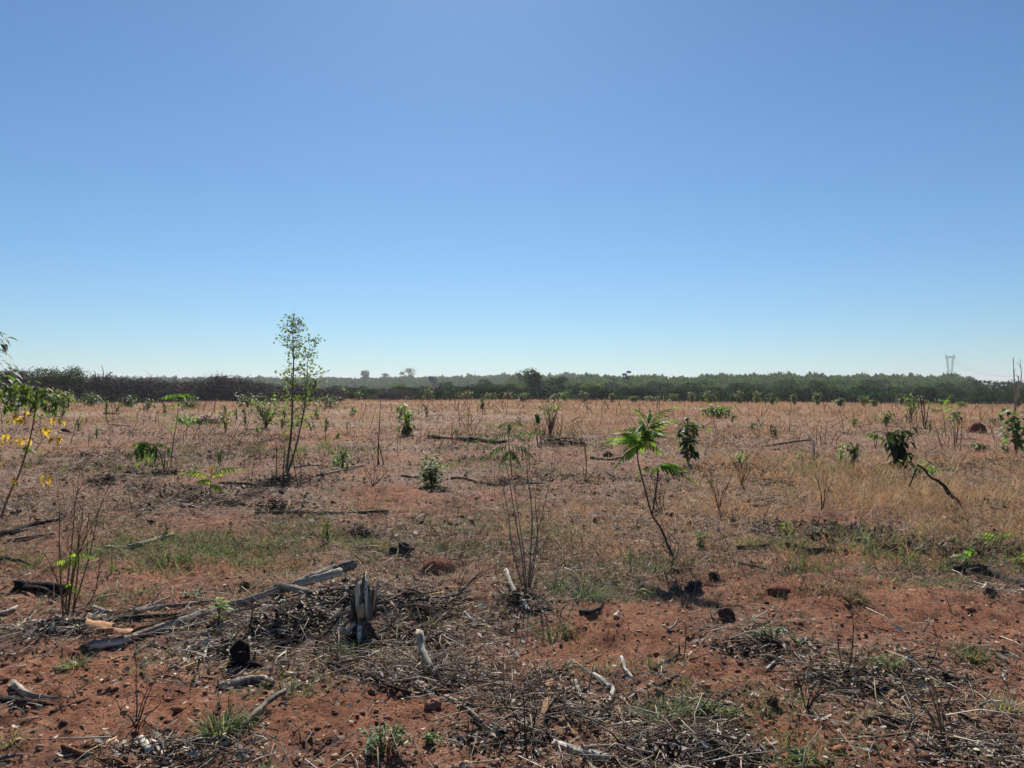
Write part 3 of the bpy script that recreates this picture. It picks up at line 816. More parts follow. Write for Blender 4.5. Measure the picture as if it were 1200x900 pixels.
far_tree('broadleaf_tree', 'dark spreading tree at the edge of the sky gap by the right frame', 1188, 235, 449, 50, DARKT, leaves=5000, leaf=.45, lobes=14, crown_lo=.15)

ORD = ['first', 'second', 'third', 'fourth', 'fifth', 'sixth', 'seventh', 'eighth', 'ninth', 'tenth', 'eleventh', 'twelfth']
def tell_apart(what, items, marks):
    """give alike things labels that count them off from the nearest landmark; items: (object, photo x), marks: (photo x, phrase)"""
    by = {}
    for o, px in items:
        mk = min(marks, key=lambda m_: abs(m_[0] - px)); by.setdefault((mk[1], 'left' if px < mk[0] else 'right'), []).append((abs(px - mk[0]), o))
    for (ph, sd_), l in by.items():
        l.sort(key=lambda q: q[0])
        for i, (_, o) in enumerate(l):
            o['label'] = '%s %s to the %s of %s' % (ORD[i], what, sd_, ph)

# the row of dark round crowns
protos = []
for k in range(5):
    p = limb_tree('wood_edge_tree', 'dark round-crowned tree in the wood beyond the far edge of the field', (0, 0, 0), 8.0, 7.0, DARKT if k < 3 else MIDT, leaves=2600, leaf=.34, lobes=11, crown_lo=.15, gap=.85, flat=.6, group='dark trees along the wood edge')
    protos.append(p)
k = 0
row = []
for px in range(548, 1165, 17):
    row.append((px + random.uniform(-7, 7), random.uniform(175, 260), random.uniform(443.5, 453)))
for px in (1165, 1176, 1200, 1214, 1232):
    row.append((px, random.uniform(190, 240), random.uniform(452.5, 456)))
for px in range(395, 548, 26):
    row.append((px + random.uniform(-8, 8), random.uniform(190, 240), random.uniform(450, 457)))
treerow = []
for px, d, yt in row:
    b = far_base(px, d); h = far_h(px, d, yt); s = h / 8.0
    w = s * random.uniform(.75, 1.25)
    if k < len(protos):
        o = protos[k]; treerow.append((o, px)); o.location = b; o.scale = (w, w, s); o.rotation_euler = (0, 0, random.uniform(0, 6.28))
    else:
        treerow.append((copy_tree(random.choice(protos), b, (w, w, s), random.uniform(0, 6.28)), px))
    k += 1

tell_apart('dark round-crowned wood-edge tree', treerow, [(427, 'the leftmost skyline eucalyptus'), (479, 'the tallest skyline eucalyptus'), (525, 'the low mid-green tree'), (624, 'the tall rounded tree'), (688, 'the pale wide-crowned tree'), (733, 'the thin flat-topped tree'), (842, 'the low far bush'), (953, 'the crooked pole'), (1055, 'the black drooping bush'), (1113, 'the pylon'), (1188, 'the tall dead stem')])

# ------------------------------------------------------------------ pylon and its lines
def pylon():
    d = 900.0; x = along(1113.5, d); z = tz(x, d)
    t = thing('lattice_pylon', 'grey steel lattice pylon standing behind the plantation wood', 'pylon', (x, d, z))
    top = EYE + (HOR - 418) / FPX * d - z; wst = top - 17.0
    col = (.36, .38, .40)
    def bars(name, segs, r, par=None):
        m = MB()
        for a_, b_ in segs:
            m.tube([a_, b_], [r, r], col, 4, caps=False)
        return m.build(name, 'metal', par or t)
    def face(w0, z0, w1, z1, n):
        segs = []
        for i in range(n):
            ta, tb = i / n, (i + 1) / n
            wa, wb = w0 + (w1 - w0) * ta, w0 + (w1 - w0) * tb; za, zb = z0 + (z1 - z0) * ta, z0 + (z1 - z0) * tb
            ca = [(-wa, -wa, za), (wa, -wa, za), (wa, wa, za), (-wa, wa, za)]; cb = [(-wb, -wb, zb), (wb, -wb, zb), (wb, wb, zb), (-wb, wb, zb)]
            for j in range(4):
                j2 = (j + 1) % 4
                segs += [(ca[j], cb[j]), (ca[j], cb[j2]), (cb[j], cb[j2])]
        return segs
    bars('tower_body', face(4.2, -1, 2.6, wst, 6), .20)
    for sg in (-1, 1):
        segs = []
        for yy in (-1.0, 1.0):
            for i in range(5):
                ta, tb = i / 5, (i + 1) / 5
                ia, ib = sg * (1.5 + 1.3 * ta), sg * (1.5 + 1.3 * tb); oa, ob = sg * (2.6 + 1.5 * ta), sg * (2.6 + 1.5 * tb)
                za, zb = wst + 16 * ta, wst + 16 * tb
                segs += [((ia, yy, za), (ib, yy, zb)), ((oa, yy, za), (ob, yy, zb)), ((ia, yy, za), (ob, yy, zb))]
        bars('leg', segs, .17)
    segs = []
    for i in range(10):
        xa, xb = -5.5 + 1.1 * i, -4.4 + 1.1 * i
        for yy in (-.8, .8):
            segs += [((xa, yy, top - 1), (xb, yy, top - 1)), ((xa, yy, top + .6), (xb, yy, top + .6)), ((xa, yy, top - 1), (xb, yy, top + .6))]
    segs += [((-5.5, -.8, top - 1), (-5.5, .8, top + .6)), ((5.5, -.8, top - 1), (5.5, .8, top + .6)), ((0, -.8, top - 1), (0, .8, top + .6))]; arm = bars('crossarm', segs, .18)
    for sg in (-1, 1):
        bars('horn', [((sg * 3.6, 0, top + .6), (sg * 5.2, 0, top + 4)), ((sg * 5.4, 0, top + .6), (sg * 5.2, 0, top + 4))], .16, arm)
    for i, xx in enumerate((-5.2, 0, 5.2)):
        bars('insulator', [((xx, 0, top - 1), (xx, 0, top - 4))], .14, arm)
        m = MB()
        a = Vector((xx, 0, top - 4)); b = Vector((300 + xx, 330, top - 14))
        pts = [a.lerp(b, u / 12) + Vector((0, 0, -9 * 4 * (u / 12) * (1 - u / 12))) for u in range(13)]
        m.tube(pts, [.07] * 13, (.10, .10, .11), 4, caps=False)
        w = m.build('power_line', 'metal'); w.location = (x, d, z)
        tag(w, ['power line hanging from the near end of the pylon crossarm', 'power line hanging from the middle of the pylon crossarm', 'power line hanging from the far end of the pylon crossarm'][i], 'power line', 'lines running from the pylon')
pylon()

# ------------------------------------------------------------------ brush windrow on the far left
def brush_pile(name, label, px0, px1, d, ytops, n, group='bulldozed brush heaps'):
    """a heap of pushed-up branches: an earth core and thousands of interlocked sticks"""
    x0, x1 = along(px0, d), along(px1, d); cx = (x0 + x1) / 2
    z0 = tz(cx, d)
    t = thing(name, label, 'brush heap', (cx, d, z0), group)
    xs = np.linspace(x0, x1, len(ytops)); hs = np.array([EYE + (HOR - y) / FPX * d - z0 for y in ytops])
    H = lambda x: np.interp(x, xs, hs)
    m = MB(); N = 34; K = 9
    for i in range(N):
        x = x0 + (x1 - x0) * i / (N - 1); hh = float(H(x)) * .62
        for k in range(K):
            u = k / (K - 1) * 2 - 1
            zz = hh * math.cos(u * 1.5) * (1 + random.uniform(-.18, .1)) - .3
            m.v.append((x - cx, u * 4.2 + random.uniform(-.5, .5), zz)); m.c.append(jit((.035, .028, .024), .4)); m.g.append((0, 0, 0))
    for i in range(N - 1):
        for k in range(K - 1):
            m.q.append((i * K + k, (i + 1) * K + k, (i + 1) * K + k + 1, i * K + k + 1))
    m.build('heap_core', 'bark', t)
    # branches
    x = RNG.uniform(x0, x1, n); u = RNG.uniform(-1, .75, n); hh = H(x)
    z = hh * np.cos(u * 1.5) * RNG.uniform(.55, 1.02, n); y = u * 4.4
    ln = RNG.uniform(.6, 2.6, n); az = RNG.uniform(0, 6.283, n); el = RNG.normal(0, .42, n)
    dr = np.stack([np.cos(az) * np.cos(el), np.sin(az) * np.cos(el) * .6, np.sin(el)], 1)
    r = RNG.uniform(.018, .06, n) ** 1.0
    side = np.cross(dr, np.array([0, 0, 1.0])); side /= np.maximum(np.linalg.norm(side, axis=1), 1e-3)[:, None]; up = np.cross(side, dr)
    bend = RNG.normal(0, .16, n)
    rows = []
    for t_ in (0, .5, 1):
        c = np.stack([x - cx, y, z], 1) + dr * (ln * (t_ - .5))[:, None] + up * (ln * bend * (1 if t_ == .5 else 0))[:, None]
        for s_ in range(3):
            a_ = 2.094 * s_
            rows.append(c + side * (r * (1 - .6 * t_) * math.cos(a_))[:, None] + up * (r * (1 - .6 * t_) * math.sin(a_))[:, None])
    co = np.stack(rows, 1).reshape(-1, 3); f = []
    for k in range(2):
        for s_ in range(3):
            s2 = (s_ + 1) % 3
            f += [(k * 3 + s_, k * 3 + s2, k * 3 + 3 + s2), (k * 3 + s_, k * 3 + 3 + s2, k * 3 + 3 + s_)]
    tri = ((np.arange(n) * 9)[:, None, None] + np.array(f)[None]).reshape(-1, 3)
    ti = np.repeat(pick([((.06, .048, .04), 4), (C['dark'], 4), ((.15, .125, .10), 2.5), ((.30, .26, .22), 1.2), ((.06, .06, .03), 1)], n), 9, 0)
    o = link_mesh('tangled_branches', co, tri, ti, M['bark'], t); o['kind'] = 'stuff'
    return t, cx, z0, H

bp, bcx, bz, bH = brush_pile('brush_heap', 'long dark heap of bulldozed branches along the left of the field', -60, 215, 100, [448, 446, 441, 438, 434, 436, 441, 439, 443, 446, 441, 444, 448, 444, 449, 452], 9000)
bp2, _, _, _ = brush_pile('brush_heap', 'middle brush heap with bristling grey twigs on top', 205, 330, 108, [452, 450, 446, 448, 442, 440, 446, 443, 450, 448, 453, 455], 3800)
bp3, _, _, _ = brush_pile('brush_heap', 'low brush heap right of the tall slender sapling', 335, 400, 112, [458, 453, 451, 455, 457, 460], 1500)
bp4, _, _, _ = brush_pile('brush_heap', 'small blackish brush heap under the skyline eucalyptus trees', 444, 482, 122, [461, 457, 456, 458, 462], 800)

def heap_limb(parent, d, pts, r, col=C['dark']):
    m = MB(); P = [Vector((along(px, d), d, EYE + (HOR - py) / FPX * d)) - parent.location for px, py in pts]
    m.tube(spline(P, 7), [r * (1 - .7 * i / 6) for i in range(7)], col, 5); m.build('limb', 'bark', parent)
heap_limb(bp, 99, [(118, 450), (121, 438), (119, 428)], .09)
heap_limb(bp, 99, [(108, 450), (112, 440), (110, 434)], .09)
heap_limb(bp, 99, [(128, 448), (126, 440), (131, 436)], .05)
heap_limb(bp, 99, [(183, 448), (176, 440), (170, 434)], .05, C['grey'])
heap_limb(bp, 98, [(150, 462), (175, 452), (188, 447)], .12, C['grey'])
for k in range(16):
    a = random.uniform(225, 265)
    heap_limb(bp2, 107, [(a, 451), (a + random.uniform(-4, 4), 443), (a + random.uniform(-9, 9), random.uniform(435, 442))], .03, C['brown'])
heap_limb(bp2, 107, [(280, 470), (272, 460), (262, 452)], .13, C['dark'])
heap_limb(bp2, 107, [(228, 466), (245, 463), (262, 464)], .12, C['grey'])
heap_limb(bp3, 111, [(366, 458), (369, 450), (372, 443)], .25, C['char'])
for k in range(44):
    a = random.uniform(20, 205); y0 = float(np.interp(a, [20, 70, 110, 160, 205], [447, 440, 445, 449, 452])); s_ = random.uniform(-14, 14)
    heap_limb(bp, 99, [(a, y0 + 5), (a + s_ * .5, y0 - random.uniform(0, 4)), (a + s_, y0 - random.uniform(1, 9))], random.uniform(.02, .06), random.choice([C['dark'], C['brown'], (.12, .10, .085)]))
for k in range(16):
    a = random.uniform(300, 395); s_ = random.uniform(-9, 9)
    heap_limb(bp3, 111, [(a, 464), (a + s_ * .5, 458), (a + s_, random.uniform(449, 456))], random.uniform(.02, .05), C['dark'])
# arched green tangle lying on the heap
t = thing('vine_tangle', 'arching half-green vine tangle on top of the long brush heap', 'vine', (along(72, 98), 98, bz + 2.2))
m = MB(); lf = MB()
for k in range(60):
    a = random.uniform(-2.9, 2.6); w = random.uniform(.6, 1.8); h = random.uniform(.6, 2.1)
    pts = spline([(a - w, random.uniform(-1, 1), 0), (a - w * .4, random.uniform(-1, 1), h), (a + w * .5, random.uniform(-1, 1), h * .9), (a + w, random.uniform(-1, 1), .1)], 8)
    m.tube(pts, [.025] * 8, jit((.07, .06, .05)), 3, caps=False)
    for p in pts[1:-1]:
        for _ in range(6):
            q = p + Vector((random.gauss(0, .22), random.gauss(0, .2), random.gauss(0, .18)))
            lf.kite(q, (random.uniform(-1, 1), random.uniform(-1, 1), random.uniform(-1, .3)), random.uniform(.14, .3), .14, jit((.055, .08, .035), .4))
m.build('stems', 'bark', t); lf.build('foliage', 'leaf', t)

# ------------------------------------------------------------------ plant builders
def frame(px, pb, ptop):
    """base point and metres per photo pixel of a plant that stands at (px, pb)"""
    g = G(px, pb); return g, g.y / FPX

def stem_path(g, u, pts, pb):
    """plant stem through photo positions, at the plant's own distance, relative to its base"""
    return [Vector(((px - 600) * u - g.x, dy, EYE + (HOR - py) * u - g.z)) for px, py, dy in [(p[0], p[1], p[2] if len(p) > 2 else 0) for p in pts]]

def dead_stems(name, label, px, pb, stems, r, col='dark', cat='dead plant', group=None, side=4, twig=.16, mat='bark', wide=None):
    """bare stems fanning out from one root; stems given as photo positions"""
    g, u = frame(px, pb, 0)
    t = thing(name, label, cat, g, group)
    for st in stems:
        pts = stem_path(g, u, st, pb); pts[0] = Vector((pts[0].x, pts[0].y, -.02))
        off = random.uniform(-.12, .12)
        for i, p in enumerate(pts): p.y += off * i
        sp = spline(pts, 8); m = MB(); L = (sp[-1] - sp[0]).length
        m.tube(sp, [r * (1 - .65 * i / 7) * random.uniform(.85, 1.15) for i in range(8)], jit(C[col], .2), 6, .12)
        for k in range(side):
            i = random.randint(3, 7); p = sp[i]; d = (sp[i] - sp[i - 1]).normalized()
            v = (d + Vector((random.gauss(0, .6), random.gauss(0, .5), random.uniform(-.1, .5)))).normalized()
            l = L * twig * random.uniform(.5, 1.3)
            q = p + v * l; q2 = q + (v + Vector((random.gauss(0, .3), random.gauss(0, .3), .2))).normalized() * l * .6
            m.tube([p, q, q2], [r * .4, r * .28, r * .15], jit(C[col], .25), 4, caps=False)
        m.build('stem', mat, t)
    return t, g, u

def pinnate(L, n, w, cols, droop=.5, tip=None, ls=.34):
    """a feather-shaped leaf along +X: midrib and hanging leaflets"""
    m = MB()
    rib = [Vector((L * i / 7, 0, .12 * L * math.sin(math.pi * .45 * i / 7) - droop * L * (i / 7) ** 2 * .6)) for i in range(8)]
    m.tube(rib, [.004 * L / .3 + .001] * 8, (.14, .2, .05), 4, caps=False)
    for i in range(n):
        s = .12 + .86 * i / (n - 1); k = s * 7; a = int(min(k, 6)); p = rib[a].lerp(rib[a + 1], k - a)
        ll = L * ls * math.sin(math.pi * (.15 + .72 * s)) * random.uniform(.85, 1.1)
        for sg in (-1, 1):
            c = jit(random.choice(cols), .22)
            d = Vector((.35, sg * .62, -.5 - droop * .5 + random.uniform(-.15, .25)))
            m.leaf(p, d, ll, ll * w, c, .25, .25, up=(0, -sg * .3, 1), tipcol=tip and random.choice([c, tip]))
    m.leaf(rib[-1], rib[-1] - rib[-2], L * ls * .9, L * ls * w, random.choice(cols), .3)
    return m

def add_leaves(t, make, specs, name='leaf', variants=3, mat='leaf', roll=.25):
    """leaves as parts of a plant; alike leaves share their mesh. specs: (location, azimuth, pitch, scale)"""
    pool = []
    for i, (loc, az, pitch, sc) in enumerate(specs):
        if i < variants:
            o = make().build(name, mat, t); pool.append(o)
        else:
            o = random.choice(pool).copy(); COL.objects.link(o); o.parent = t
        o.location = loc; o.rotation_euler = (random.uniform(-roll, roll), -pitch, az); o.scale = (sc,) * 3

def leafy_plant(name, label, px, pb, ptop, wpx, cols, leaf_px=6, n=60, stems=3, cat='plant', stem_col='brown', asp=.5, droop=.4, lean=0, lo=.25, group=None, r=None, leaf_parts=False, mat='leaf', bare=0, dome=False):
    """stems with broad leaves round their upper parts"""
    g, u = frame(px, pb, ptop); H = (pb - ptop) * u; Wd = wpx * u; L = leaf_px * u
    t = thing(name, label, cat, g, group); r = r or max(.004, .6 * u)
    m = MB(); tips = []
    for k in range(stems):
        a = random.uniform(0, 6.283); rad = Wd * .5 * (random.uniform(.1, .75) if stems > 1 else .1)
        hh = H * random.uniform(.75, 1.0) if k else H * .97
        if dome: hh *= math.sqrt(max(.15, 1 - (rad / (Wd * .5)) ** 2))
        e = Vector((math.cos(a) * rad + lean * u, math.sin(a) * rad, hh))
        sp = spline([(random.gauss(0, r), random.gauss(0, r), -.02), Vector((e.x * .35 + random.gauss(0, .04 * Wd), e.y * .35, hh * .5)), e], 8)
        m.tube(sp, [r * (1 - .7 * i / 7) for i in range(8)], jit(C[stem_col]), 5, .1)
        tips.append(sp)
    for k in range(bare):
        a = random.uniform(0, 6.283); e = Vector((math.cos(a) * Wd * .45, math.sin(a) * Wd * .4, H * random.uniform(.6, 1.15)))
        m.tube(spline([(0, 0, 0), e * .5 + Vector((0, 0, .05 * H)), e], 5), [r * .7, r * .6, r * .5, r * .4, r * .25], jit(C['brown']), 4, caps=False)
    m.build('stem', 'bark', t)
    proto = None
    if leaf_parts:
        protos_ = []
        for c in cols:
            q = MB(); q.leaf((0, 0, 0), (1, 0, .1), 1, asp, c, droop, .22, up=(0, 0, 1), tipcol=jit(c, .3))
            protos_.append(q)
        meshes = []
    f = MB()
    for k in range(n):
        sp = random.choice(tips); i = random.choice([j for j in range(8) if j / 7 >= lo]); p = sp[i] + Vector((random.gauss(0, .11 * Wd), random.gauss(0, .11 * Wd), random.gauss(0, .05 * H)))
        if dome: p = p + Vector((random.gauss(0, .15 * Wd), random.gauss(0, .15 * Wd), random.gauss(0, .1 * H)))
        p.z = max(p.z, L * .3)
        a = random.uniform(0, 6.283); d = Vector((math.cos(a), math.sin(a), random.uniform(-.6, .5) - droop * .6))
        ll = L * random.uniform(.65, 1.2); c = jit(random.choice(cols), .25)
        if leaf_parts:
            j = random.randrange(len(cols))
            while len(meshes) <= j: meshes.append(None)
            if meshes[j] is None:
                o = protos_[j].build('leaf', mat, t); meshes[j] = o
            else:
                o = meshes[j].copy(); COL.objects.link(o); o.parent = t
            o.location = p; o.scale = (ll, ll, ll); o.rotation_euler = (random.uniform(-.5, .5), random.uniform(-.3, .9) * droop * 1.6, a)
        elif L < .05:
            f.kite(p, d, ll, ll * asp, c)
        else:
            f.leaf(p, d, ll, ll * asp, c, droop)
    if not leaf_parts: f.build('foliage', mat, t)
    return t, g, u

def grass_tuft(name, label, px, pb, h_px, w_px, cols, n=70, group=None, cat='grass tuft', wblade=.005, lean=(.1, 1.2), mat='weed'):
    g, u = frame(px, pb, 0); m = MB()
    for k in range(n):
        a = random.uniform(0, 6.283); rad = w_px * u * .22 * math.sqrt(random.random())
        m.blade((math.cos(a) * rad, math.sin(a) * rad, -.01 + tz(g.x + math.cos(a) * rad, g.y + math.sin(a) * rad) - g.z), a + random.gauss(0, .7), h_px * u * random.uniform(.5, 1.25), wblade * random.uniform(.7, 1.3), random.uniform(*lean), jit(random.choice(cols), .25), random.uniform(.1, 1.0))
    o = m.build(name, mat); o.location = g
    return tag(o, label, cat, group)

def weed(name, label, px, pb, h_px, w_px, cols, n=60, leaf_px=7, asp=.4, group=None, cat='weed', spread=1.0):
    """low rosette weed: leaves in clumps on short creeping stems"""
    g, u = frame(px, pb, 0); t = thing(name, label, cat, g, group); m = MB(); s = MB()
    for k in range(max(3, n // 9)):
        a = random.uniform(0, 6.283); rad = w_px * u * .42 * math.sqrt(random.random()); e = Vector((math.cos(a) * rad, math.sin(a) * rad * .7, h_px * u * random.uniform(.4, 1.0) * (1 - .4 * rad / (w_px * u * .5))))
        s.tube([(e.x * .2, e.y * .2, -.01), e * .6 + Vector((0, 0, -.1 * e.z)), e], [.003, .0025, .002], jit((.12, .11, .05)), 4, caps=False)
        for j in range(9):
            b = random.uniform(0, 6.283); p = e * random.uniform(.6, 1.02)
            m.leaf(p, (math.cos(b), math.sin(b), random.uniform(-.2, .9)), leaf_px * u * random.uniform(.6, 1.2), leaf_px * u * asp, jit(random.choice(cols), .25), .3)
    s.build('stem', 'bark', t); m.build('foliage', 'leaf', t)
    return t
# ------------------------------------------------------------------ fallen wood
def stick(name, label, pts, r_px, col, cat='branch', group=None, sides=9, rough=.14, taper=.55, mat='wood', forks=0, flat=1.0, jag=0.0, seg=None, lift=.0):
    """a fallen log, branch or stick through photo positions (px, py[, py of the ground below it])"""
    P = [P3(p[0], p[1], p[2] if len(p) > 2 else None) for p in pts]
    us = [p.y / FPX for p in P]
    r0 = r_px * us[0]
    for i, p in enumerate(P):
        if len(pts[i]) < 3: p.z += r_px * us[i] * .75 + lift
    g = P[0].copy(); g.z = tz(g.x, g.y)
    n = seg or max(6, (8 if sides >= 9 else 4) * len(P)); sp = spline([p - g for p in P], n)
    wob = r0 * .13
    for i in range(1, n - 1): sp[i] = sp[i] + Vector((random.gauss(0, wob), random.gauss(0, wob), random.gauss(0, wob * .4)))
    rad = [r0 * (1 - taper * i / (n - 1)) * random.uniform(.9, 1.1) for i in range(n)]
    base = C[col] if isinstance(col, str) else col
    patch = random.random() * 9
    def cf(t, k):
        f = .5 + .95 * float(vnoise(t * 7 + patch, k * .6, 3))
        return tuple(x * f for x in base)
    m = MB(); m.tube(sp, rad, cf, sides, rough)
    if flat != 1.0:
        cz = sum(v[2] for v in m.v) / len(m.v)
        m.v = [(v[0], v[1], cz + (v[2] - cz) * 1.0) for v in m.v]
    if jag:
        for ring in (0, n - 1):
            dirv = (sp[0] - sp[1]).normalized() if ring == 0 else (sp[-1] - sp[-2]).normalized()
            for k in range(sides):
                i = ring * sides + k; q = Vector(m.v[i]) + dirv * random.uniform(0, jag) * r0 * 3; m.v[i] = tuple(q)
    for k in range(forks):
        i = random.randint(2, n - 2); d = (sp[i + 1] - sp[i]).normalized()
        v = (d * .7 + Vector((random.gauss(0, .6), random.gauss(0, .6), random.uniform(0, .5)))).normalized(); l = random.uniform(3, 9) * r0 * 2
        m.tube([sp[i], sp[i] + v * l * .5, sp[i] + v * l + Vector((0, 0, -.1 * l))], [rad[i] * .5, rad[i] * .38, rad[i] * .2], base, 5, .1)
    o = m.build(name, mat); o.location = g
    return tag(o, label, cat, group)

# the log pile at the left
stick('fallen_log', 'long pale grey log running across the front of the wood pile', [(107, 762), (150, 751), (213, 731), (262, 713), (293, 703, 712), (333, 689, 705), (375, 677, 700), (398, 670, 696)], 5.0, (.38, .325, .265), 'log', sides=12, taper=-.15, jag=.3)
stick('fallen_log', 'dark forked limb lying over the raised end of the long log', [(343, 687, 703), (368, 676, 698), (392, 667, 694), (413, 662, 690)], 5.0, (.15, .135, .12), 'log', sides=12, taper=-.25, jag=.4)
stick('cut_branch', 'short sawn branch crossing over the long grey log', [(325, 686, 704), (342, 688, 706), (362, 694, 708), (377, 701, 710)], 4.2, 'grey', 'branch', sides=10, taper=-.1)
stick('fallen_branch', 'pale forked branch behind the long log, curving up to the left', [(110, 714), (132, 720), (157, 718), (180, 710), (200, 699, 704)], 3.4, 'pale', forks=1)
stick('fallen_branch', 'grey branch lying parallel behind the long log', [(158, 719), (190, 714), (213, 711), (250, 705)], 3.6, 'grey', forks=1)
stick('fallen_log', 'blackened log tucked under the pale branches of the wood pile', [(96, 731), (130, 730), (170, 726), (213, 722)], 5.0, 'dark', 'log', sides=10, jag=.4)
stick('fallen_branch', 'dark branch half hidden under the middle of the long log', [(165, 749), (205, 739), (250, 727), (288, 716)], 3.4, 'dark')
stick('root', 'thick black curved root arching from the soil by the stump', [(326, 762), (340, 752, 757), (354, 738, 748), (362, 722, 738), (363, 712, 730)], 5.5, 'char', 'root', sides=9, taper=.3)
stick('fallen_branch', 'thin pale branch reaching right from the end of the log pile', [(372, 724), (392, 716, 722), (416, 706, 718), (430, 699, 712)], 1.8, 'pale', forks=2)
stick('fallen_branch', 'thin grey branch poking down beside the black shadow lump', [(290, 757), (294, 735, 752), (297, 712, 748)], 1.6, 'dark')
stick('fallen_branch', 'grey splintered branch lying below the lime seedling', [(238, 742), (262, 735), (300, 722), (318, 716)], 3.0, 'grey', forks=2)
stick('fallen_branch', 'short pale stick standing in the twigs below the long log', [(240, 773), (243, 757, 768), (246, 742, 764)], 2.0, 'bone')
stick('fallen_branch', 'pale stick lying on bare soil left of the black shadow lump', [(201, 783), (212, 779), (222, 775)], 1.8, 'pale')
stick('fallen_branch', 'knotted grey root lying in the twigs left of the stump', [(160, 768), (168, 760), (180, 757), (196, 760), (204, 768)], 2.2, 'grey', forks=2)
stick('fallen_branch', 'brittle branch sweeping up from the stump towards the ant mound', [(520, 707), (535, 697, 702), (548, 685, 697), (563, 670, 690)], 2.4, 'grey', forks=5)
stick('fallen_branch', 'long thin branch running right from behind the stump', [(445, 680), (470, 688), (498, 699), (520, 706)], 2.0, 'grey', forks=4)
stick('fallen_branch', 'bare branch lying below the stump pointing to the upper right', [(432, 747), (455, 736), (477, 727), (494, 717)], 2.4, 'grey', forks=3)
stick('fallen_branch', 'dark branch lying just above the pale split plank', [(398, 757), (425, 752), (455, 754), (488, 757)], 2.4, 'dark', forks=1)
stick('fallen_branch', 'thin dark branch leading right from the pale split plank', [(500, 757), (520, 762), (545, 774), (555, 778)], 1.5, 'dark')
stick('split_plank', 'pale split wood standing up at a slant near the stump', [(493, 743, 775), (496, 758, 781), (504, 778, 788), (521, 796)], 4.6, 'pale', 'split wood', sides=7, taper=.35, rough=.3, jag=.6)
stick('bark_chunk', 'short dark bark chunk leaning beside the pale split plank', [(508, 782), (510, 770, 780)], 4.5, 'dark', 'bark')
stick('fallen_branch', 'long dark branch below the stump sloping down to the right', [(385, 779), (410, 786), (440, 796), (462, 806), (482, 818)], 3.4, 'dark', forks=2)
stick('fallen_branch', 'brown branch lying level in the debris right of centre pile', [(487, 806), (510, 809), (530, 810), (552, 812)], 2.0, 'brown', forks=1)
stick('split_branch', 'pale weathered branch splintering into dark strands in the front', [(524, 818), (542, 823), (553, 834), (568, 850), (594, 868)], 3.4, 'pale', 'branch', rough=.25, jag=.8, forks=2)
stick('split_branch', 'dark strand lying along the splintered pale branch', [(556, 843), (570, 857), (585, 866)], 3.0, 'dark', 'branch', rough=.25, jag=.8)
stick('bark_strip', 'orange-brown bark plank lying upright in the picture front', [(644, 803), (641, 822), (640, 834), (632, 861)], 4.6, (.36, .21, .12), 'bark', sides=6, rough=.3, jag=.7, taper=.1)
stick('bark_strip', 'pale torn bark strip right of the orange-brown bark plank', [(674, 800), (679, 812), (683, 820)], 4.0, 'pale', 'bark', sides=6, rough=.4, jag=.8)
stick('bark_strip', 'pale frayed bark strip below the white curved stick', [(660, 848), (667, 856), (672, 862)], 4.0, 'tan', 'bark', sides=6, rough=.4, jag=.8)
stick('curved_stick', 'white curved stick bent like a hook in the front', [(692, 788), (703, 793, 797), (713, 802, 806), (718, 811), (714, 824)], 2.6, 'bone', 'stick', taper=.1)
stick('curved_stick', 'dark twig propping up the white hooked stick', [(684, 810), (690, 800, 806), (695, 779, 800)], 1.8, 'grey', 'stick')
stick('straight_stick', 'white straight stick standing slanted right of the hooked stick', [(728, 769, 776), (732, 783, 788), (741, 796)], 2.2, 'bone', 'stick', taper=.1)
stick('short_log', 'pale barkless log lying in the foreground centre', [(651, 872), (672, 879), (690, 884), (711, 890)], 4.2, 'bone', 'log', sides=10, taper=-.25, jag=.3)
stick('fallen_branch', 'dark forked branch at the top right of the grass tuft', [(765, 788), (780, 776), (794, 767), (795, 755, 762)], 2.2, 'dark', forks=2)
stick('fallen_branch', 'dark twig arching behind the big grass tuft', [(768, 806), (780, 798, 802), (796, 790)], 2.4, 'dark')
stick('fallen_branch', 'thin grey branch bridging below the white hooked stick', [(668, 838), (690, 832), (712, 826)], 1.8, 'grey')
stick('fallen_branch', 'grey branch pile stick pointing at the bottom right of the tuft', [(740, 868), (752, 876), (770, 886), (790, 890)], 2.4, 'grey', forks=3)
stick('thick_stub', 'thick pale rounded branch stub above the green clump', [(259, 807), (268, 805), (290, 799), (308, 797), (322, 802)], 5.2, 'pale', 'log', sides=10, taper=.5)
stick('fallen_branch', 'grey sunlit stick rising beside the green clump', [(284, 854), (300, 834, 838), (318, 818, 828), (335, 808, 820)], 3.2, 'grey', sides=9, taper=-.1)
stick('fallen_branch', 'white stick pointing up right below the green clump', [(247, 886), (262, 874), (273, 867)], 2.6, 'bone')
stick('wood_chip', 'pale flat wood chip beside the white stick at bottom', [(247, 875), (259, 869)], 2.6, 'bone', 'wood chip')
stick('fallen_branch', 'dark branch lying flat at the bottom behind the white stick', [(190, 897), (215, 893), (242, 890)], 2.6, 'dark')
stick('fallen_branch', 'reddish stick fading to dark on bare soil in the lower left', [(75, 875), (92, 882), (120, 886), (136, 890), (158, 901)], 3.0, 'rust', forks=1)
stick('thick_stub', 'grey log end sticking in from the lower left edge', [(-12, 891), (10, 888), (28, 885)], 4.0, 'grey', 'log')
stick('thin_stick', 'thin straight dark stick lying diagonal on bare soil', [(61, 835), (90, 824), (120, 814), (141, 806)], 1.9, 'dark', 'stick')
stick('short_log', 'stubby pale wood piece tilted on the twigs at lower left', [(166, 868), (172, 876), (177, 882)], 4.2, 'bone', 'wood piece', taper=-.2)
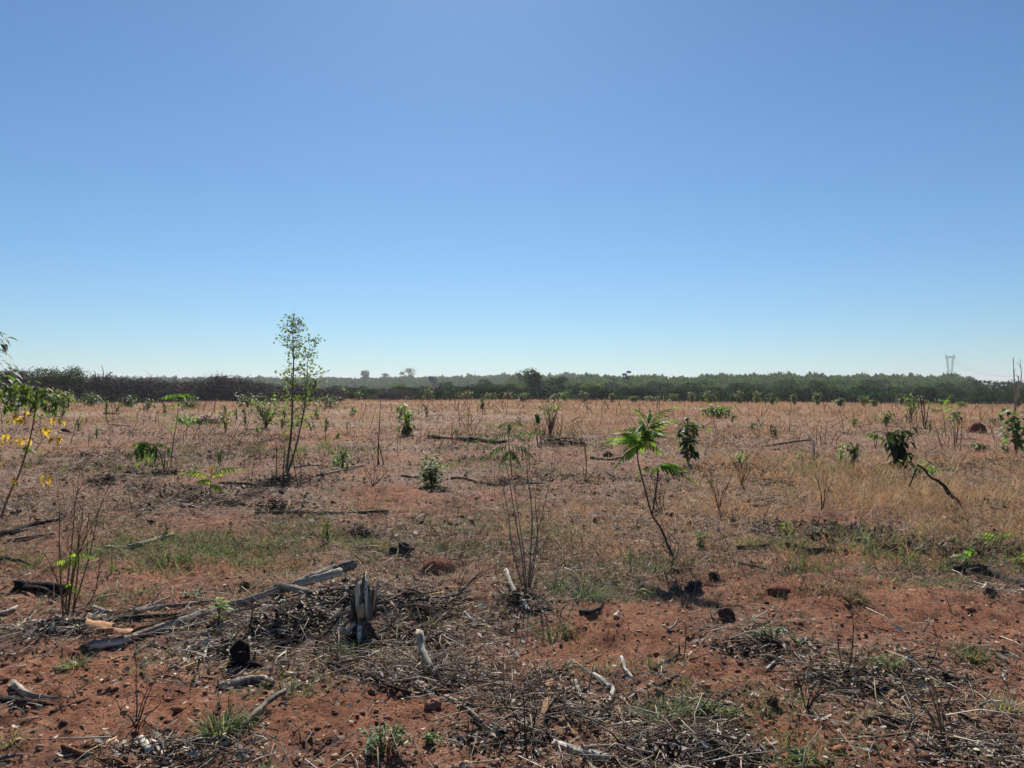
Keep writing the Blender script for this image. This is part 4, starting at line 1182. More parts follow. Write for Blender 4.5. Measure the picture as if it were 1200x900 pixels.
stick('wood_slab', 'splintered flat slab propped on dark debris at the left', [(18, 806), (35, 812, 818), (61, 820)], 4.6, 'pale', 'wood slab', rough=.35, jag=.8, sides=7)
stick('wood_slab', 'dark slab lying under the splintered flat slab', [(5, 822), (28, 824), (50, 826)], 5.0, 'dark', 'wood slab', rough=.3, jag=.8, sides=7)
stick('fallen_branch', 'bleached short branch lying at the left edge', [(-4, 722), (10, 718), (22, 714)], 3.0, 'bone')
stick('fallen_branch', 'grey branch in the litter under the charred stems', [(14, 742), (30, 729), (52, 712)], 2.4, 'pale', forks=1)
stick('fallen_branch', 'brown pointed stick lying level at the left of the field', [(0, 657), (14, 656), (26, 659), (38, 664)], 2.6, 'dark')
stick('fallen_log', 'black log pair lying at the left edge of the field', [(-10, 631), (18, 626), (40, 618), (66, 613)], 4.6, 'char', 'log', jag=.4)
stick('fallen_branch', 'grey branch below the black log pair', [(10, 634), (40, 631), (64, 628)], 1.8, 'grey')
stick('fallen_log', 'grey log with a white broken end amid green weeds', [(126, 646), (145, 643), (168, 639), (186, 633), (203, 627)], 3.0, 'grey', 'log', jag=.3, taper=.2)
stick('hollow_log', 'black hollow bark arch lying on the ground at left', [(22, 691), (40, 687, 692), (58, 688, 693), (76, 696)], 7.0, 'char', 'log', sides=10, taper=.2, jag=.5)
stick('fallen_branch', 'thin grey stick resting on the black bark arch', [(26, 686, 692), (50, 688, 694), (68, 698)], 1.6, 'grey')
stick('fallen_branch', 'white leaning stick at the foot of the central bare stems', [(593, 667, 680), (600, 686, 692), (614, 707), (621, 719)], 2.2, 'bone', taper=.2)
stick('fallen_branch', 'dark thick branch lying at the end of the white leaning stick', [(610, 716), (622, 718), (640, 717), (642, 710)], 2.8, 'dark')
stick('fallen_branch', 'white forked stick on the shaded soil below the brush', [(545, 717, 726), (555, 727, 732), (566, 729), (580, 745), (599, 769)], 2.0, 'bone', forks=2)
stick('curved_stick', 'dark half-moon bark piece lying right of the central stems', [(680, 718), (692, 720), (702, 714), (706, 708)], 3.4, 'dark', 'bark')
stick('curved_stick', 'thin grey hoop-shaped twig right of the central stems', [(656, 727), (658, 714, 722), (664, 708, 718), (674, 702)], 1.2, 'grey', 'twig')
stick('wood_chip', 'white chip lying alone on red soil', [(720, 723), (725, 717)], 2.4, 'bone', 'wood chip')
stick('straight_stick', 'small pale stick standing out on red soil right of the chip', [(782, 739), (790, 732, 735), (795, 723, 731)], 2.0, 'pale', 'stick')
stick('fallen_branch', 'curved brown branch lying before the dead fan-shaped plant', [(1010, 846), (1018, 840, 844), (1030, 838, 843), (1044, 843), (1065, 847), (1090, 851)], 2.8, 'brown', taper=.1)
stick('wood_chip', 'white triangular wood chip standing in green weeds', [(1064, 771, 780), (1067, 777, 782), (1072, 784)], 3.2, 'bone', 'wood chip', jag=.4)
stick('fallen_branch', 'pale bone-like stick above the bare soil at right', [(897, 785), (905, 777), (916, 769)], 2.0, 'bone')
stick('thick_stub', 'pale broken branch end beside the dark green weed', [(940, 748, 752), (948, 757), (956, 764)], 3.0, 'pale', 'stick')
stick('fallen_branch', 'dark flat branch lying left of the bone-like stick', [(868, 750), (880, 757), (888, 762)], 2.4, 'dark', forks=2)
stick('fallen_branch', 'grey splintered branch across the debris right of centre', [(880, 768), (905, 772), (930, 778)], 2.6, 'grey', rough=.3, forks=2)
stick('fallen_branch', 'grey pointed stick lying at the right edge', [(1170, 759), (1182, 766), (1194, 772)], 2.0, 'pale')
stick('fallen_branch', 'thin white stick near the lower right corner', [(1140, 883), (1145, 892), (1150, 899)], 2.0, 'bone')
stick('fallen_branch', 'thin white stick in the dry tuft at the right edge', [(1173, 788, 796), (1176, 796, 800), (1180, 802)], 1.8, 'bone')
stick('fallen_branch', 'grey stick lying on bare soil below the fan-shaped plant', [(1100, 882), (1110, 888), (1121, 893)], 2.0, 'grey')
stick('fallen_branch', 'dark stick behind the fan-shaped plant', [(1117, 838), (1130, 844), (1146, 850)], 2.0, 'dark')
stick('fallen_branch', 'pale log lying behind the fan-shaped plant', [(1054, 818), (1066, 818), (1080, 816)], 2.6, 'pale')
stick('root', 'curved hanging root on the bank of red soil', [(981, 691, 700), (988, 700, 706), (998, 710), (1006, 722)], 1.8, 'brown', 'root')
stick('fallen_log', 'dark thin log running out of the frame at right', [(1128, 664), (1155, 671), (1178, 680), (1206, 692)], 4.2, 'dark', 'log', taper=-.2)
stick('fallen_log', 'short dark log lying on the soil right of the black stones', [(866, 644), (880, 643), (898, 641)], 3.6, 'dark', 'log', jag=.3)
stick('bark_strip', 'long dark bark piece with a pale broken end', [(920, 641), (938, 643), (955, 648), (972, 644)], 3.2, 'dark', 'bark', taper=-.2)
stick('fallen_branch', 'dark stick slanting below the short dark log', [(866, 660), (880, 664), (896, 669)], 2.6, 'dark')
stick('fallen_branch', 'long thin dark pole lying in the left middle distance', [(300, 603), (345, 602), (400, 603), (455, 601)], 2.2, 'dark', taper=.2)
stick('fallen_branch', 'bleached pole lying right of the slender sapling', [(372, 559), (400, 552), (430, 546)], 1.7, 'grey')
stick('fallen_branch', 'dark pole lying left of the tall dead stick', [(396, 552), (412, 549), (428, 547)], 1.6, 'dark')
stick('fallen_branch', 'dark branch lying behind the fern-like plant', [(258, 567), (285, 569), (310, 570), (340, 570)], 1.8, 'dark', forks=1)
stick('fallen_log', 'dark log with a whitened top in the middle distance', [(503, 513), (515, 515.5), (534, 516.5)], 2.6, 'dark', 'log', jag=.4)
stick('fallen_log', 'long black log behind the central leafy plant', [(538, 516), (550, 518.5), (562, 518), (578, 521), (592, 520.5)], 3.4, 'char', 'log', jag=.4)
stick('fallen_branch', 'thin dark stick lying left of the round green bush', [(470, 558), (482, 560), (493, 561)], 1.5, 'dark')
stick('fallen_branch', 'long snaking root lying right of the round green bush', [(528, 562), (545, 562), (565, 567), (590, 569), (630, 567), (643, 571), (651, 581)], 1.7, 'brown')
stick('fallen_branch', 'dark stick lying left of the bright compound-leaf sapling', [(693, 539), (712, 538), (730, 537)], 2.0, 'char')
stick('fallen_branch', 'dark twig lying by the lone upright stem', [(708, 553), (718, 559), (723, 562)], 1.5, 'dark', forks=1)
stick('fallen_branch', 'crooked dark pole propped on its broken leg', [(893, 525), (915, 520, 523), (935, 517, 526), (949, 515.5, 530), (953, 519, 535), (953, 539)], 1.1, 'char', taper=0)
stick('fallen_branch', 'dark stick lying low in the straw at right of centre', [(878, 594), (895, 591), (909, 588)], 2.2, 'dark')
stick('fallen_branch', 'grey stick lying on the straw left of the dark one', [(820, 560), (828, 559), (836, 556)], 2.2, 'grey')
stick('fallen_branch', 'black stick lying in the pinkish grass', [(670, 494), (675, 492), (681, 490)], 1.0, 'dark')
stick('fallen_branch', 'pair of charred branches in the grass behind the lime sprouts', [(846, 545), (862, 547), (880, 549)], 2.2, 'char', forks=2)
stick('fallen_branch', 'thin dark branch lying at the right of the fern-like plant', [(345, 548), (362, 547), (385, 548)], 1.2, 'dark')
stick('fallen_branch', 'small dark branch lying in the left field', [(122, 486), (131, 486), (139, 487)], 1.5, 'dark')
stick('fallen_branch', 'thin dark branch lying in the left field below another', [(128, 497), (140, 499), (152, 501)], 1.4, 'dark')
stick('fallen_branch', 'tilted dark chunk in the left field', [(70, 508), (77, 504, 507), (83, 508)], 2.4, 'char')

for lab, pts, r, c in [('grey branch crossing left of the stump towards the long log', [(348, 742), (370, 728, 738), (396, 717, 730), (418, 708, 726)], 2.4, 'grey'), ('dark branch leaning on the left side of the stump', [(372, 752), (392, 730, 746), (412, 700, 740)], 2.2, 'dark'),
                       ('thin grey branch arching over the tangle left of the stump', [(330, 734), (352, 716, 728), (380, 706, 722), (405, 705, 718)], 1.8, 'grey'), ('dark branch pointing down left out of the tangle', [(300, 744), (322, 735), (346, 724, 730)], 2.4, 'dark'),
                       ('pale thin branch lying behind the stump', [(378, 692, 700), (402, 688, 698), (425, 690, 697), (448, 686)], 1.8, 'pale'), ('bare branch bending right out of the stump tangle', [(440, 706, 716), (462, 700, 712), (486, 688, 704), (505, 684)], 2.0, 'grey'),
                       ('black branch lying in front of the stump', [(362, 768), (392, 762), (420, 764), (446, 758)], 2.6, 'char'), ('grey branch sloping down right below the stump', [(436, 752), (462, 760), (486, 774), (500, 786)], 2.2, 'grey'),
                       ('thin dark branch lying across the middle of the tangle', [(340, 722, 730), (366, 730, 735), (395, 742), (410, 752)], 2.0, 'dark'), ('short pale branch stuck upright in the tangle left of the stump', [(392, 745), (396, 728, 742), (402, 708, 740)], 1.9, 'pale'),
                       ('grey branch lying parallel under the far end of the long log', [(262, 722), (300, 711), (345, 700), (372, 692)], 3.0, 'grey'), ('brown branch lying over the near part of the long log', [(150, 743), (172, 733, 738), (206, 722, 730), (236, 716)], 2.2, 'brown')]:
    stick('pile_branch', lab, pts, r, c, forks=2)

# leaning charred pole with green sprouts
g, u = frame(1124, 594, 0)
t = thing('charred_pole', 'charred pole leaning in the straw with green sprouts at its tip', 'dead branch', g)
m = MB(); P = stem_path(g, u, [(1126, 596, 0), (1121, 586, 0), (1113, 580, 0), (1108, 567, .1), (1099, 561, .2), (1095, 552, .25), (1089, 547, .3)], 0); m.tube(spline(P, 12), [.028, .034, .024, .022, .03, .022, .018, .016, .014, .013, .012, .01], C['dark'], 8, .4); m.build('pole', 'wood', t)
m = MB(); P2 = stem_path(g, u, [(1090, 547, .3), (1086, 560, .32), (1081, 574, .34)], 0); m.tube(spline(P2, 6), [.014, .012, .012, .011, .01, .01], C['dark'], 6, .1); m.build('side_branch', 'wood', t)
m = MB()
for p0 in (P[-1], P[-1] + Vector((.12, 0, -.06)), P[-2] + Vector((.1, 0, 0))):
    for k in range(22):
        m.leaf(p0 + Vector((random.gauss(0, .06), random.gauss(0, .05), random.gauss(0, .05))), (random.uniform(-1, 1), random.uniform(-1, 1), random.uniform(-.3, .8)), .07, .03, jit(random.choice([C['lime'], C['green']])), .2)
m.build('sprouts', 'leaf', t)

# ------------------------------------------------------------------ stump
def stump():
    g = G(424, 748); u = g.y / FPX
    t = thing('split_stump', 'torn pale tree stump standing upright in dark splintered roots', 'stump', g)
    def px(x, y, dy=0): return Vector(((x - 424) * u, dy, (748 - y) * u))
    m = MB()
    m.tube(spline([px(424, 750), px(424, 738), px(423, 725), px(425, 712)], 8), [.07, .062, .056, .054, .05, .05, .046, .03], (.17, .15, .13), 14, .35)
    trunk = m.build('trunk', 'wood', t)
    for k in range(16):
        x = random.uniform(413, 439); h = random.uniform(684, 708); ln = random.uniform(-6, 6); c = random.choice([C['grey'], C['dark'], C['pale'], (.13, .12, .11), C['brown']])
        m = MB(); m.tube(spline([px(x, 724, random.uniform(-.06, .05)), px(x + ln * .4, (724 + h) / 2, random.uniform(-.05, .05)), px(x + ln, h, random.uniform(-.05, .06))], 5), [.010, .011, .009, .007, .004], c, 6, .35); m.build('splinter', 'wood', trunk)
    for pts, r, col in [([(424, 715, -.02), (425, 698, -.02), (426, 684, -.01), (427, 673, 0)], .013, (.13, .12, .11)), ([(431, 720, -.03), (431, 702, -.03), (430, 688, -.02), (430, 678, 0)], .014, C['bone']),
                        ([(421, 716, -.02), (420, 700, -.02), (420, 688, -.01), (421, 682, 0)], .013, C['bone']), ([(436, 716, -.01), (438, 704, 0), (441, 692, .02), (443, 680, .04)], .013, C['pale']),
                        ([(417, 722, 0), (412, 708, .02), (415, 695, .04), (418, 676, .05)], .011, C['grey']), ([(434, 722, -.04), (434, 708, -.04), (433, 697, -.03)], .013, (.40, .33, .25)), ([(425, 720, -.05), (426, 710, -.05), (427, 704, -.05)], .02, (.40, .28, .19))]:
        m = MB(); sp = spline([px(*p) for p in pts], 7)
        m.tube(sp, [r, r * 1.1, r, r * .9, r * .8, r * .7, r * .35], col, 7, .3); m.build('splinter', 'wood', trunk)
    for pts, r, col in [([(424, 730, -.05), (425, 738, -.10), (426, 748, -.12)], .016, C['bone']), ([(418, 728, -.03), (410, 736, -.06), (406, 747, -.08)], .014, C['pale']), ([(416, 722, 0), (405, 730, 0), (398, 742, -.02), (396, 750, -.04)], .012, C['grey']),
                        ([(432, 728, -.03), (440, 738, -.05), (447, 746, -.06)], .016, C['dark']), ([(412, 716, .02), (400, 720, .02), (385, 727, .02)], .012, C['grey']), ([(420, 742, -.02), (408, 744, -.1), (398, 752, -.16)], .02, C['char']),
                        ([(436, 716, .02), (446, 712, .05), (452, 722, .03), (456, 738, 0)], .009, C['grey']), ([(430, 744, 0), (442, 742, -.05), (452, 750, -.1)], .02, C['char']), ([(414, 735, -.04), (404, 733, -.06), (402, 740, -.08)], .011, C['bone'])]:
        m = MB(); sp = spline([px(*p) for p in pts], 7); m.tube(sp, [r * (1 - .5 * i / 6) for i in range(7)], col, 7, .25); m.build('root', 'wood', t)
stump()
# black lump in place of a shadowed hole, and stones
def lump_thing(name, label, cat, px, pb, wpx, hpx, col, mat='clod', rough=.3, group=None, parts=None):
    g, u = frame(px, pb, 0); m = MB(); rx = wpx * u * .5; rz = hpx * u * .55
    m.lump((0, 0, rz * .55), rx, rx * .8, rz, col, rough, 13, 20)
    o = m.build(name, mat, smooth=False); o.location = g
    return tag(o, label, cat, group)
g, u = frame(281, 781, 0)  # black stump shape drawn in place of a dark hole and its shadow
t = thing('shadow_hole_lump', 'small black lump standing in for a shadowed hole below the long log', 'stump', g)
m = MB(); m.tube([(0, 0, -.03), (.003, 0, .03), (.006, 0, .06), (-.004, .01, .09), (.008, .01, .12), (.004, .01, .14)], [.05, .044, .036, .04, .028, .012], C['char'], 11, .5); m.v = [(v[0], v[1], v[2] + random.uniform(-.012, .02) * (v[2] > .1)) for v in m.v]; m.build('trunk', 'bark', t)
for k in range(5):
    a = k * 1.26 + .3; m = MB(); m.tube([(0, 0, .03), (math.cos(a) * .07, math.sin(a) * .07, .01), (math.cos(a) * .13, math.sin(a) * .13, -.01)], [.025, .018, .008], C['char'], 6, .2); m.build('root', 'bark', t)
lump_thing('stone', 'round black stone lying left of the reddish ant mound', 'stone', 471, 648, 20, 12, (.06, .05, .045), rough=.55)
lump_thing('stone', 'dark stone beside the foot of the crooked sapling trunk', 'stone', 793, 672, 14, 8, (.055, .048, .045), rough=.5)
lump_thing('stone', 'bigger black stone right of the crooked sapling', 'stone', 813, 690, 17, 11, (.05, .045, .043), rough=.45)
lump_thing('stone', 'small black stone above the bigger black one', 'stone', 836, 676, 13, 8, (.03, .03, .03))
lump_thing('soil_clod', 'dark brown clod lying on red soil below the black stones', 'clod', 851, 724, 20, 16, (.09, .05, .04))
lump_thing('soil_clod', 'dark clod standing alone on bare soil in the right front', 'clod', 904, 824, 12, 11, (.10, .055, .042), rough=.45)
lump_thing('soil_clod', 'dark clod lying beside the fan-shaped plant', 'clod', 1119, 867, 15, 9, (.07, .04, .03))
lump_thing('soil_clod', 'reddish block of soil at the debris edge in front', 'clod', 508, 829, 20, 13, (.24, .12, .08))
lump_thing('soil_clod', 'small reddish block left of the bigger one', 'clod', 436, 812, 10, 8, (.2, .1, .07))
lump_thing('soil_clod', 'pale-topped clod at the bottom edge of the picture', 'clod', 545, 902, 24, 12, (.30, .20, .14))
lump_thing('soil_clod', 'dark pointed clod by the thin dark log at right', 'clod', 1158, 696, 14, 9, (.09, .06, .05), rough=.5)
lump_thing('stone', 'black lump at the end of the thin dark log at right', 'stone', 1116, 664, 17, 8, (.03, .028, .028))
lump_thing('soil_clod', 'black lump under the broad-leaved sprout', 'clod', 1123, 669, 14, 9, (.03, .025, .025))
lump_thing('soil_clod', 'dark lump on the bare soil above the stick in lower left', 'clod', 76, 848, 10, 6, (.12, .065, .048), rough=.5)
lump_thing('soil_clod', 'dark lump beside the dead seedling in lower left', 'clod', 197, 862, 12, 9, (.09, .055, .042), rough=.5)
lump_thing('soil_clod', 'charred lump near the crooked pole in the middle distance', 'clod', 712, 535, 11, 7, (.03, .025, .025))
lump_thing('soil_clod', 'black lump under the tangle of grey weeds at left of centre stems', 'clod', 606, 700, 18, 8, (.05, .045, .042), rough=.5)
lump_thing('soil_clod', 'dark lump in the soil hollow right of the upright logs', 'clod', 287, 688, 11, 9, (.04, .03, .028))
# ant mounds
def mound(name, label, px, pb, wpx, hpx, cols, n=400):
    g, u = frame(px, pb, 0); t = thing(name, label, 'mound', g); m = MB(); rx = wpx * u * .5; h = hpx * u
    m.lump((0, 0, -.1 * h), rx, rx * .8, h, cols[0], .16, 10, 20); m.build('mound_body', 'clod', t)
    s = MB()
    for k in range(n):
        a = random.uniform(0, 6.283); q = math.sqrt(random.random()); z = h * .85 * math.sqrt(max(0, 1 - q * q * .95))
        az = random.uniform(0, 6.283); l = rx * random.uniform(.06, .22)
        p = Vector((math.cos(a) * q * rx, math.sin(a) * q * rx * .8, z)); s.kite(p, (math.cos(az), math.sin(az), random.uniform(-.3, .5)), l, l * .25, jit(random.choice(cols), .3))
    o = s.build('straw_cover', 'straw', t); o['kind'] = 'stuff'
mound('ant_mound', 'reddish straw-covered ant mound behind the dead branches', 513, 672, 44, 22, [(.20, .09, .06), (.30, .15, .09), (.13, .06, .045)])
mound('ant_mound', 'dark red rounded mound in the grass near the right edge', 1144, 508, 21, 13, [(.13, .045, .03), (.16, .06, .04)], 150)
mound('ant_mound', 'low dark red mound on the bare bank at right', 911, 690, 26, 6, [(.15, .06, .04), (.11, .05, .035)], 60)
# curled bark sheet by the log pile
g, u = frame(128, 755, 0)
t = thing('bark_sheet', 'curled orange-brown bark sheet at the near end of the long log', 'bark', g)
for j, (ox, oy, l, w, tilt) in enumerate([(-.05, 0, .16, .10, .9), (.06, .03, .15, .07, .45)]):
    m = MB(); K, N = 5, 7
    for i in range(N):
        for k in range(K):
            s = i / (N - 1); v = k / (K - 1) - .5; a = v * 2.2
            m.v.append((ox + l * (s - .5) + random.gauss(0, .004), oy + w * math.sin(a) * .6 + random.gauss(0, .004), .02 + tilt * .09 + w * .5 * math.cos(a) * (1 - .4 * s) + random.gauss(0, .004)))
            m.c.append(jit((.46, .25, .14) if k < 3 else (.30, .15, .085), .2)); m.g.append((0, 0, 0))
    for i in range(N - 1):
        for k in range(K - 1): m.q.append((i * K + k, (i + 1) * K + k, (i + 1) * K + k + 1, i * K + k + 1))
    m.build('curl', 'bark', t)
# ------------------------------------------------------------------ the slender sapling on the left
def slender_sapling():
    g, u = frame(335, 558, 370)
    t = thing('slender_sapling', 'tall slender sapling with an airy crown standing against the sky', 'tree', g)
    m = MB()
    main = spline(stem_path(g, u, [(335, 559), (338, 535), (342, 500), (343, 460), (344, 420), (343, 395), (344, 374)], 0), 16)
    sec = spline(stem_path(g, u, [(337, 556), (345, 525, .1), (352, 490, .15), (356, 455, .2), (357, 425, .2), (360, 400, .2)], 0), 14)
    third = spline(stem_path(g, u, [(334, 558), (332, 530, .1), (330, 500, .2), (326, 480, .2), (322, 465, .2)], 0), 10)
    m.tube(main, [.028 * (1 - .85 * i / 15) for i in range(16)], (.11, .085, .07), 7, .1)
    m.tube(sec, [.020 * (1 - .85 * i / 13) for i in range(14)], (.11, .085, .07), 6, .1)
    lf = MB(); cols = [(.11, .14, .055), (.14, .17, .075), (.08, .11, .045), (.17, .19, .10)]
    def spray(p, d, L, n, lows):
        e = p + d * L; c = p.lerp(e, .5) + Vector((0, 0, -.02))
        sp = spline([p, c, e], 5)
        m.tube(sp, [.005, .004, .0035, .003, .002], (.12, .09, .07), 4, caps=False)
        for k in range(n):
            q = sp[random.randint(1, 4)] + Vector((random.gauss(0, .045), random.gauss(0, .045), random.gauss(0, .04)))
            lf.kite(q, (random.uniform(-1, 1), random.uniform(-1, 1), random.uniform(-1.2, .4)), random.uniform(.045, .085), random.uniform(.025, .04), jit(random.choice(lows or cols), .25))
    for st, lo in ((main, 6), (sec, 6)):
        for k in range(58 if st is main else 34):
            i = random.randint(lo, len(st) - 1); f = (i - lo) / (len(st) - 1 - lo)
            a = random.uniform(0, 6.283); w = .34 * (1 - .75 * f) + .06
            d = Vector((math.cos(a), math.sin(a) * .8, random.uniform(.3, 1.1))).normalized()
            spray(st[i], d, w * random.uniform(.6, 1.5), 9, None)
    low = [(.13, .20, .05), (.10, .16, .045), (.17, .22, .07)]
    for k in range(30):
        st = random.choice([main, sec, third]); i = random.randint(4, 9) if st is not third else random.randint(5, 9)
        a = random.uniform(0, 6.283); spray(st[i], Vector((math.cos(a), math.sin(a), random.uniform(0, .8))).normalized(), random.uniform(.2, .5), 11, low)
    m.build('trunk', 'bark', t); lf.build('crown', 'leaf', t)
slender_sapling()

# ------------------------------------------------------------------ bright compound-leaf sapling
def bright_sapling():
    g, u = frame(792, 656, 488)
    t = thing('compound_leaf_sapling', 'bright green sapling with hanging feather leaves on a crooked dark stem', 'sapling', g)
    P = lambda x, y, dy=0: stem_path(g, u, [(x, y, dy)], 0)[0]
    m = MB(); m.tube(spline([Vector((0, 0, -.03)), P(783, 640), P(775, 620), P(764, 603), P(757, 578), P(751, 555), P(747, 535), P(750, 518), P(758, 500), P(761, 490)], 22), [.016, .014, .013, .012, .011] + [.010 - .0004 * i for i in range(17)], (.085, .062, .052), 8, .15)
    m.build('stem', 'bark', t)
    m = MB(); m.tube(spline([P(764, 603), P(767, 585), P(770, 565), P(771, 548)], 10), [.008] * 10, (.085, .062, .052), 6, .1); m.build('side_stem', 'bark', t)
    for j in range(4):
        m = MB(); s0 = P(790 + random.uniform(-6, 6), 652); m.tube(spline([s0, s0 + Vector((random.uniform(-.1, .1), 0, .12)), s0 + Vector((random.uniform(-.2, .15), 0, random.uniform(.18, .3)))], 5), [.005, .004, .004, .003, .002], C['dark'], 4, caps=False); m.build('dead_shoot', 'bark', t)
    cols = [(.19, .31, .042), (.14, .25, .035), (.09, .155, .03), (.22, .33, .07)]
    A, B, D = P(748, 522), P(760, 496), P(771, 547)
    mk = lambda: pinnate(random.uniform(.20, .30), random.choice([7, 8, 9]), random.uniform(.3, .42), cols, random.uniform(1.0, 2.0), ls=.5)
    specs = []
    for az, pit, sc in [(3.0, .5, .95), (2.6, .1, .9), (3.7, .2, .85), (.2, .5, .85), (-.3, .15, .9), (-.9, .2, .8), (1.2, .4, .8), (-1.6, .1, .85), (-2.2, .2, .9), (2.0, .4, .7), (4.2, -.2, .8), (5.4, -.1, .8)]:
        specs.append((A.lerp(B, random.uniform(0, .5)), az + random.uniform(-.2, .2), pit + random.uniform(0, .5), sc * .9))
    for az, pit, sc in [(2.2, .9, .5), (.5, 1.1, .45), (-1.5, .8, .5), (3.6, .7, .55), (-.5, .6, .55), (1.5, 1.2, .4), (-2.6, 1.0, .6), (.1, .9, .6)]:
        specs.append((A.lerp(B, random.uniform(.55, 1)), az, pit, sc * 1.15))
    for az, pit, sc in [(0.0, .35, 1.05), (.5, .3, .8), (-.6, .2, .85), (3.1, .1, .6), (-1.8, .1, .6)]:
        specs.append((D, az, pit, sc * .85))
    for k in range(12):
        specs.append((A.lerp(B, random.uniform(-.25, .8)) + Vector((random.gauss(0, .02), random.gauss(0, .02), 0)), random.uniform(0, 6.28), random.uniform(-.4, .9), random.uniform(.6, 1.0)))
    specs = [(l_, a_, p_ + random.uniform(.1, .5), s_ * .92) for l_, a_, p_, s_ in specs]
    add_leaves(t, mk, specs, variants=10, roll=.6)
bright_sapling()

# ------------------------------------------------------------------ fern-like plant, tall lime plant, other feather-leaf plants
def feather_plant(name, label, px, pb, stem, leaves, L_px, cols, tip=None, n=9, droop=.6, ls=.34, r=.007, cat='plant', col='brown', w=.34):
    g, u = frame(px, pb, 0); t = thing(name, label, cat, g)
    sp = spline(stem_path(g, u, stem, 0), 10); m = MB(); m.tube(sp, [r * (1 - .6 * i / 9) for i in range(10)], C[col], 6, .1); m.build('stem', 'bark', t)
    specs = [(sp[min(9, int(round(f * 9)))], az, pit, sc) for f, az, pit, sc in leaves]
    add_leaves(t, lambda: pinnate(L_px * u, n, w, cols, droop, tip, ls), specs)
    return t, g, u, sp
t, g, u, sp = feather_plant('fern_like_plant', 'low fern-like plant with arching leaves tipped yellow', 246, 581, [(246, 582), (247, 570), (248, 556)], [(.95, 0.05, .45, 1.0), (.9, 3.1, .4, .95), (.6, -.6, .1, .8), (.7, 2.5, .2, .8), (.8, -2.0, .2, .7), (.9, 1.2, .3, .7)], 32, [(.06, .12, .03), (.10, .19, .03), (.14, .22, .03)], tip=(.45, .34, .03), n=10, ls=.3)
m = MB()
for k in range(5): m.leaf(sp[-1], (random.uniform(-.3, .3), random.uniform(-.2, .2), 1), .12, .04, jit((.55, .27, .03)), -.2)
m.build('yellow_top_leaf', 'leaf', t)
t, g, u, sp = feather_plant('lime_leaf_plant', 'tall thin plant with lime leaves at its head, left of the sapling', 201, 549, [(200, 550), (203, 520), (207, 495), (209, 475), (208, 463)], [(1, 3.1, .2, 1), (1, .1, .3, 1), (1, -1.5, .1, .8), (.95, 1.6, .3, .8), (.8, .3, 0, .7), (.8, 2.8, 0, .7), (.55, .1, .1, .8), (.55, -.5, -.1, .8), (.5, 2.9, 0, .6)], 17, [C['lime'], (.19, .30, .04), C['green']], n=7, droop=.8, r=.012, ls=.4)
m = MB()
for k in range(34): m.leaf(sp[5] + Vector((random.uniform(-.02, .36), random.gauss(0, .05), random.gauss(0, .05))), (random.uniform(-1, 1), random.uniform(-1, 1), random.uniform(-.6, .3)), .10, .05, jit((.10, .27, .03)), .3)
m.build('low_leaf_cluster', 'leaf', t)
feather_plant('feather_leaf_plant', 'dark feather-leaf plant behind the central bare stems with drooping leaves', 600, 556, [(600, 557), (598, 535), (596, 515), (597, 496)], [(1, .3, .35, .8), (1, 2.9, .2, .6), (1, -1.5, .1, .7), (.75, 3.1, .15, 1.1), (.75, .1, .1, .9), (.6, 3.0, .0, 1.25), (.6, .0, .1, 1.2), (.5, -.9, 0, .9), (.4, -2.2, -.1, .8), (.3, 3.0, -.1, .6), (.35, .4, -.1, .6)], 22, [(.035, .065, .025), (.05, .095, .03), (.07, .13, .035)], n=8, droop=1.25, ls=.36, r=.012)
feather_plant('feather_leaf_plant', 'small lime-topped plant right of the dark feather-leaf plant', 621, 552, [(621, 553), (620, 530), (620, 507)], [(1, .2, .3, 1), (1, 2.9, .3, .9), (.95, -1.4, .2, .8), (.9, 1.2, .3, .7), (.7, .1, .1, .6)], 13, [C['lime'], C['green']], n=6, droop=.6, ls=.42, r=.008)
feather_plant('feather_leaf_plant', 'tiny lime seedling growing beside the thin dark log at right', 1176, 648, [(1176, 649), (1174, 638), (1172, 628)], [(1, .2, .3, 1), (1, 2.9, .3, 1.2), (1, -1.4, .2, .8), (.8, 2.7, .2, 1.2), (.7, 3.3, .1, 1.1), (.9, 1, .4, .8)], 17, [C['lime'], (.2, .32, .05)], n=6, droop=.3, ls=.36, r=.004)
feather_plant('feather_leaf_plant', 'yellow-green feather-leaf plant in front of the wood at right', 1108, 512, [(1108, 513), (1106, 492), (1103, 478)], [(1, .4, .9, 1.2), (1, 2.6, .7, 1), (.9, .1, .4, 1.0), (.85, 3.0, .2, .8), (.8, -1.5, .5, .9), (.6, .4, .4, .8)], 15, [(.21, .29, .04), (.16, .23, .04)], n=7, droop=.4, ls=.4, r=.012)

# ------------------------------------------------------------------ leafy plants; big leaves are single parts
LP = leafy_plant
t, g, u = LP('drooping_plant', 'dark drooping plant with hanging leaves left of the lime-headed plant', 193, 552, 520, 20, [(.025, .05, .02), (.04, .07, .025)], 8, 10, 2, stem_col='dark', lo=.2, droop=.8)
m = MB(); arch = spline(stem_path(g, u, [(193, 552), (189, 535), (183, 524), (176, 520), (168, 522)], 0), 10); m.tube(arch, [.012 * (1 - .5 * i / 9) for i in range(10)], C['dark'], 6, .1); m.build('arching_stem', 'bark', t)
mk = lambda: pinnate(.26, 6, .4, [(.025, .05, .02), (.035, .065, .022), (.14, .22, .04)], 1.0, ls=.5)
add_leaves(t, mk, [(arch[i] + Vector((0, 0, .02)), a, p, s) for i, a, p, s in [(9, 3.1, -.3, 1), (9, 2.4, .2, .9), (8, -2.2, -.2, 1), (7, 3.0, .3, 1.1), (7, -1.2, -.5, 1), (6, .3, .2, .8), (9, -1.6, -.7, 1.1), (8, -2.8, -.9, 1.1), (5, -1.0, -.6, 1.0)]])

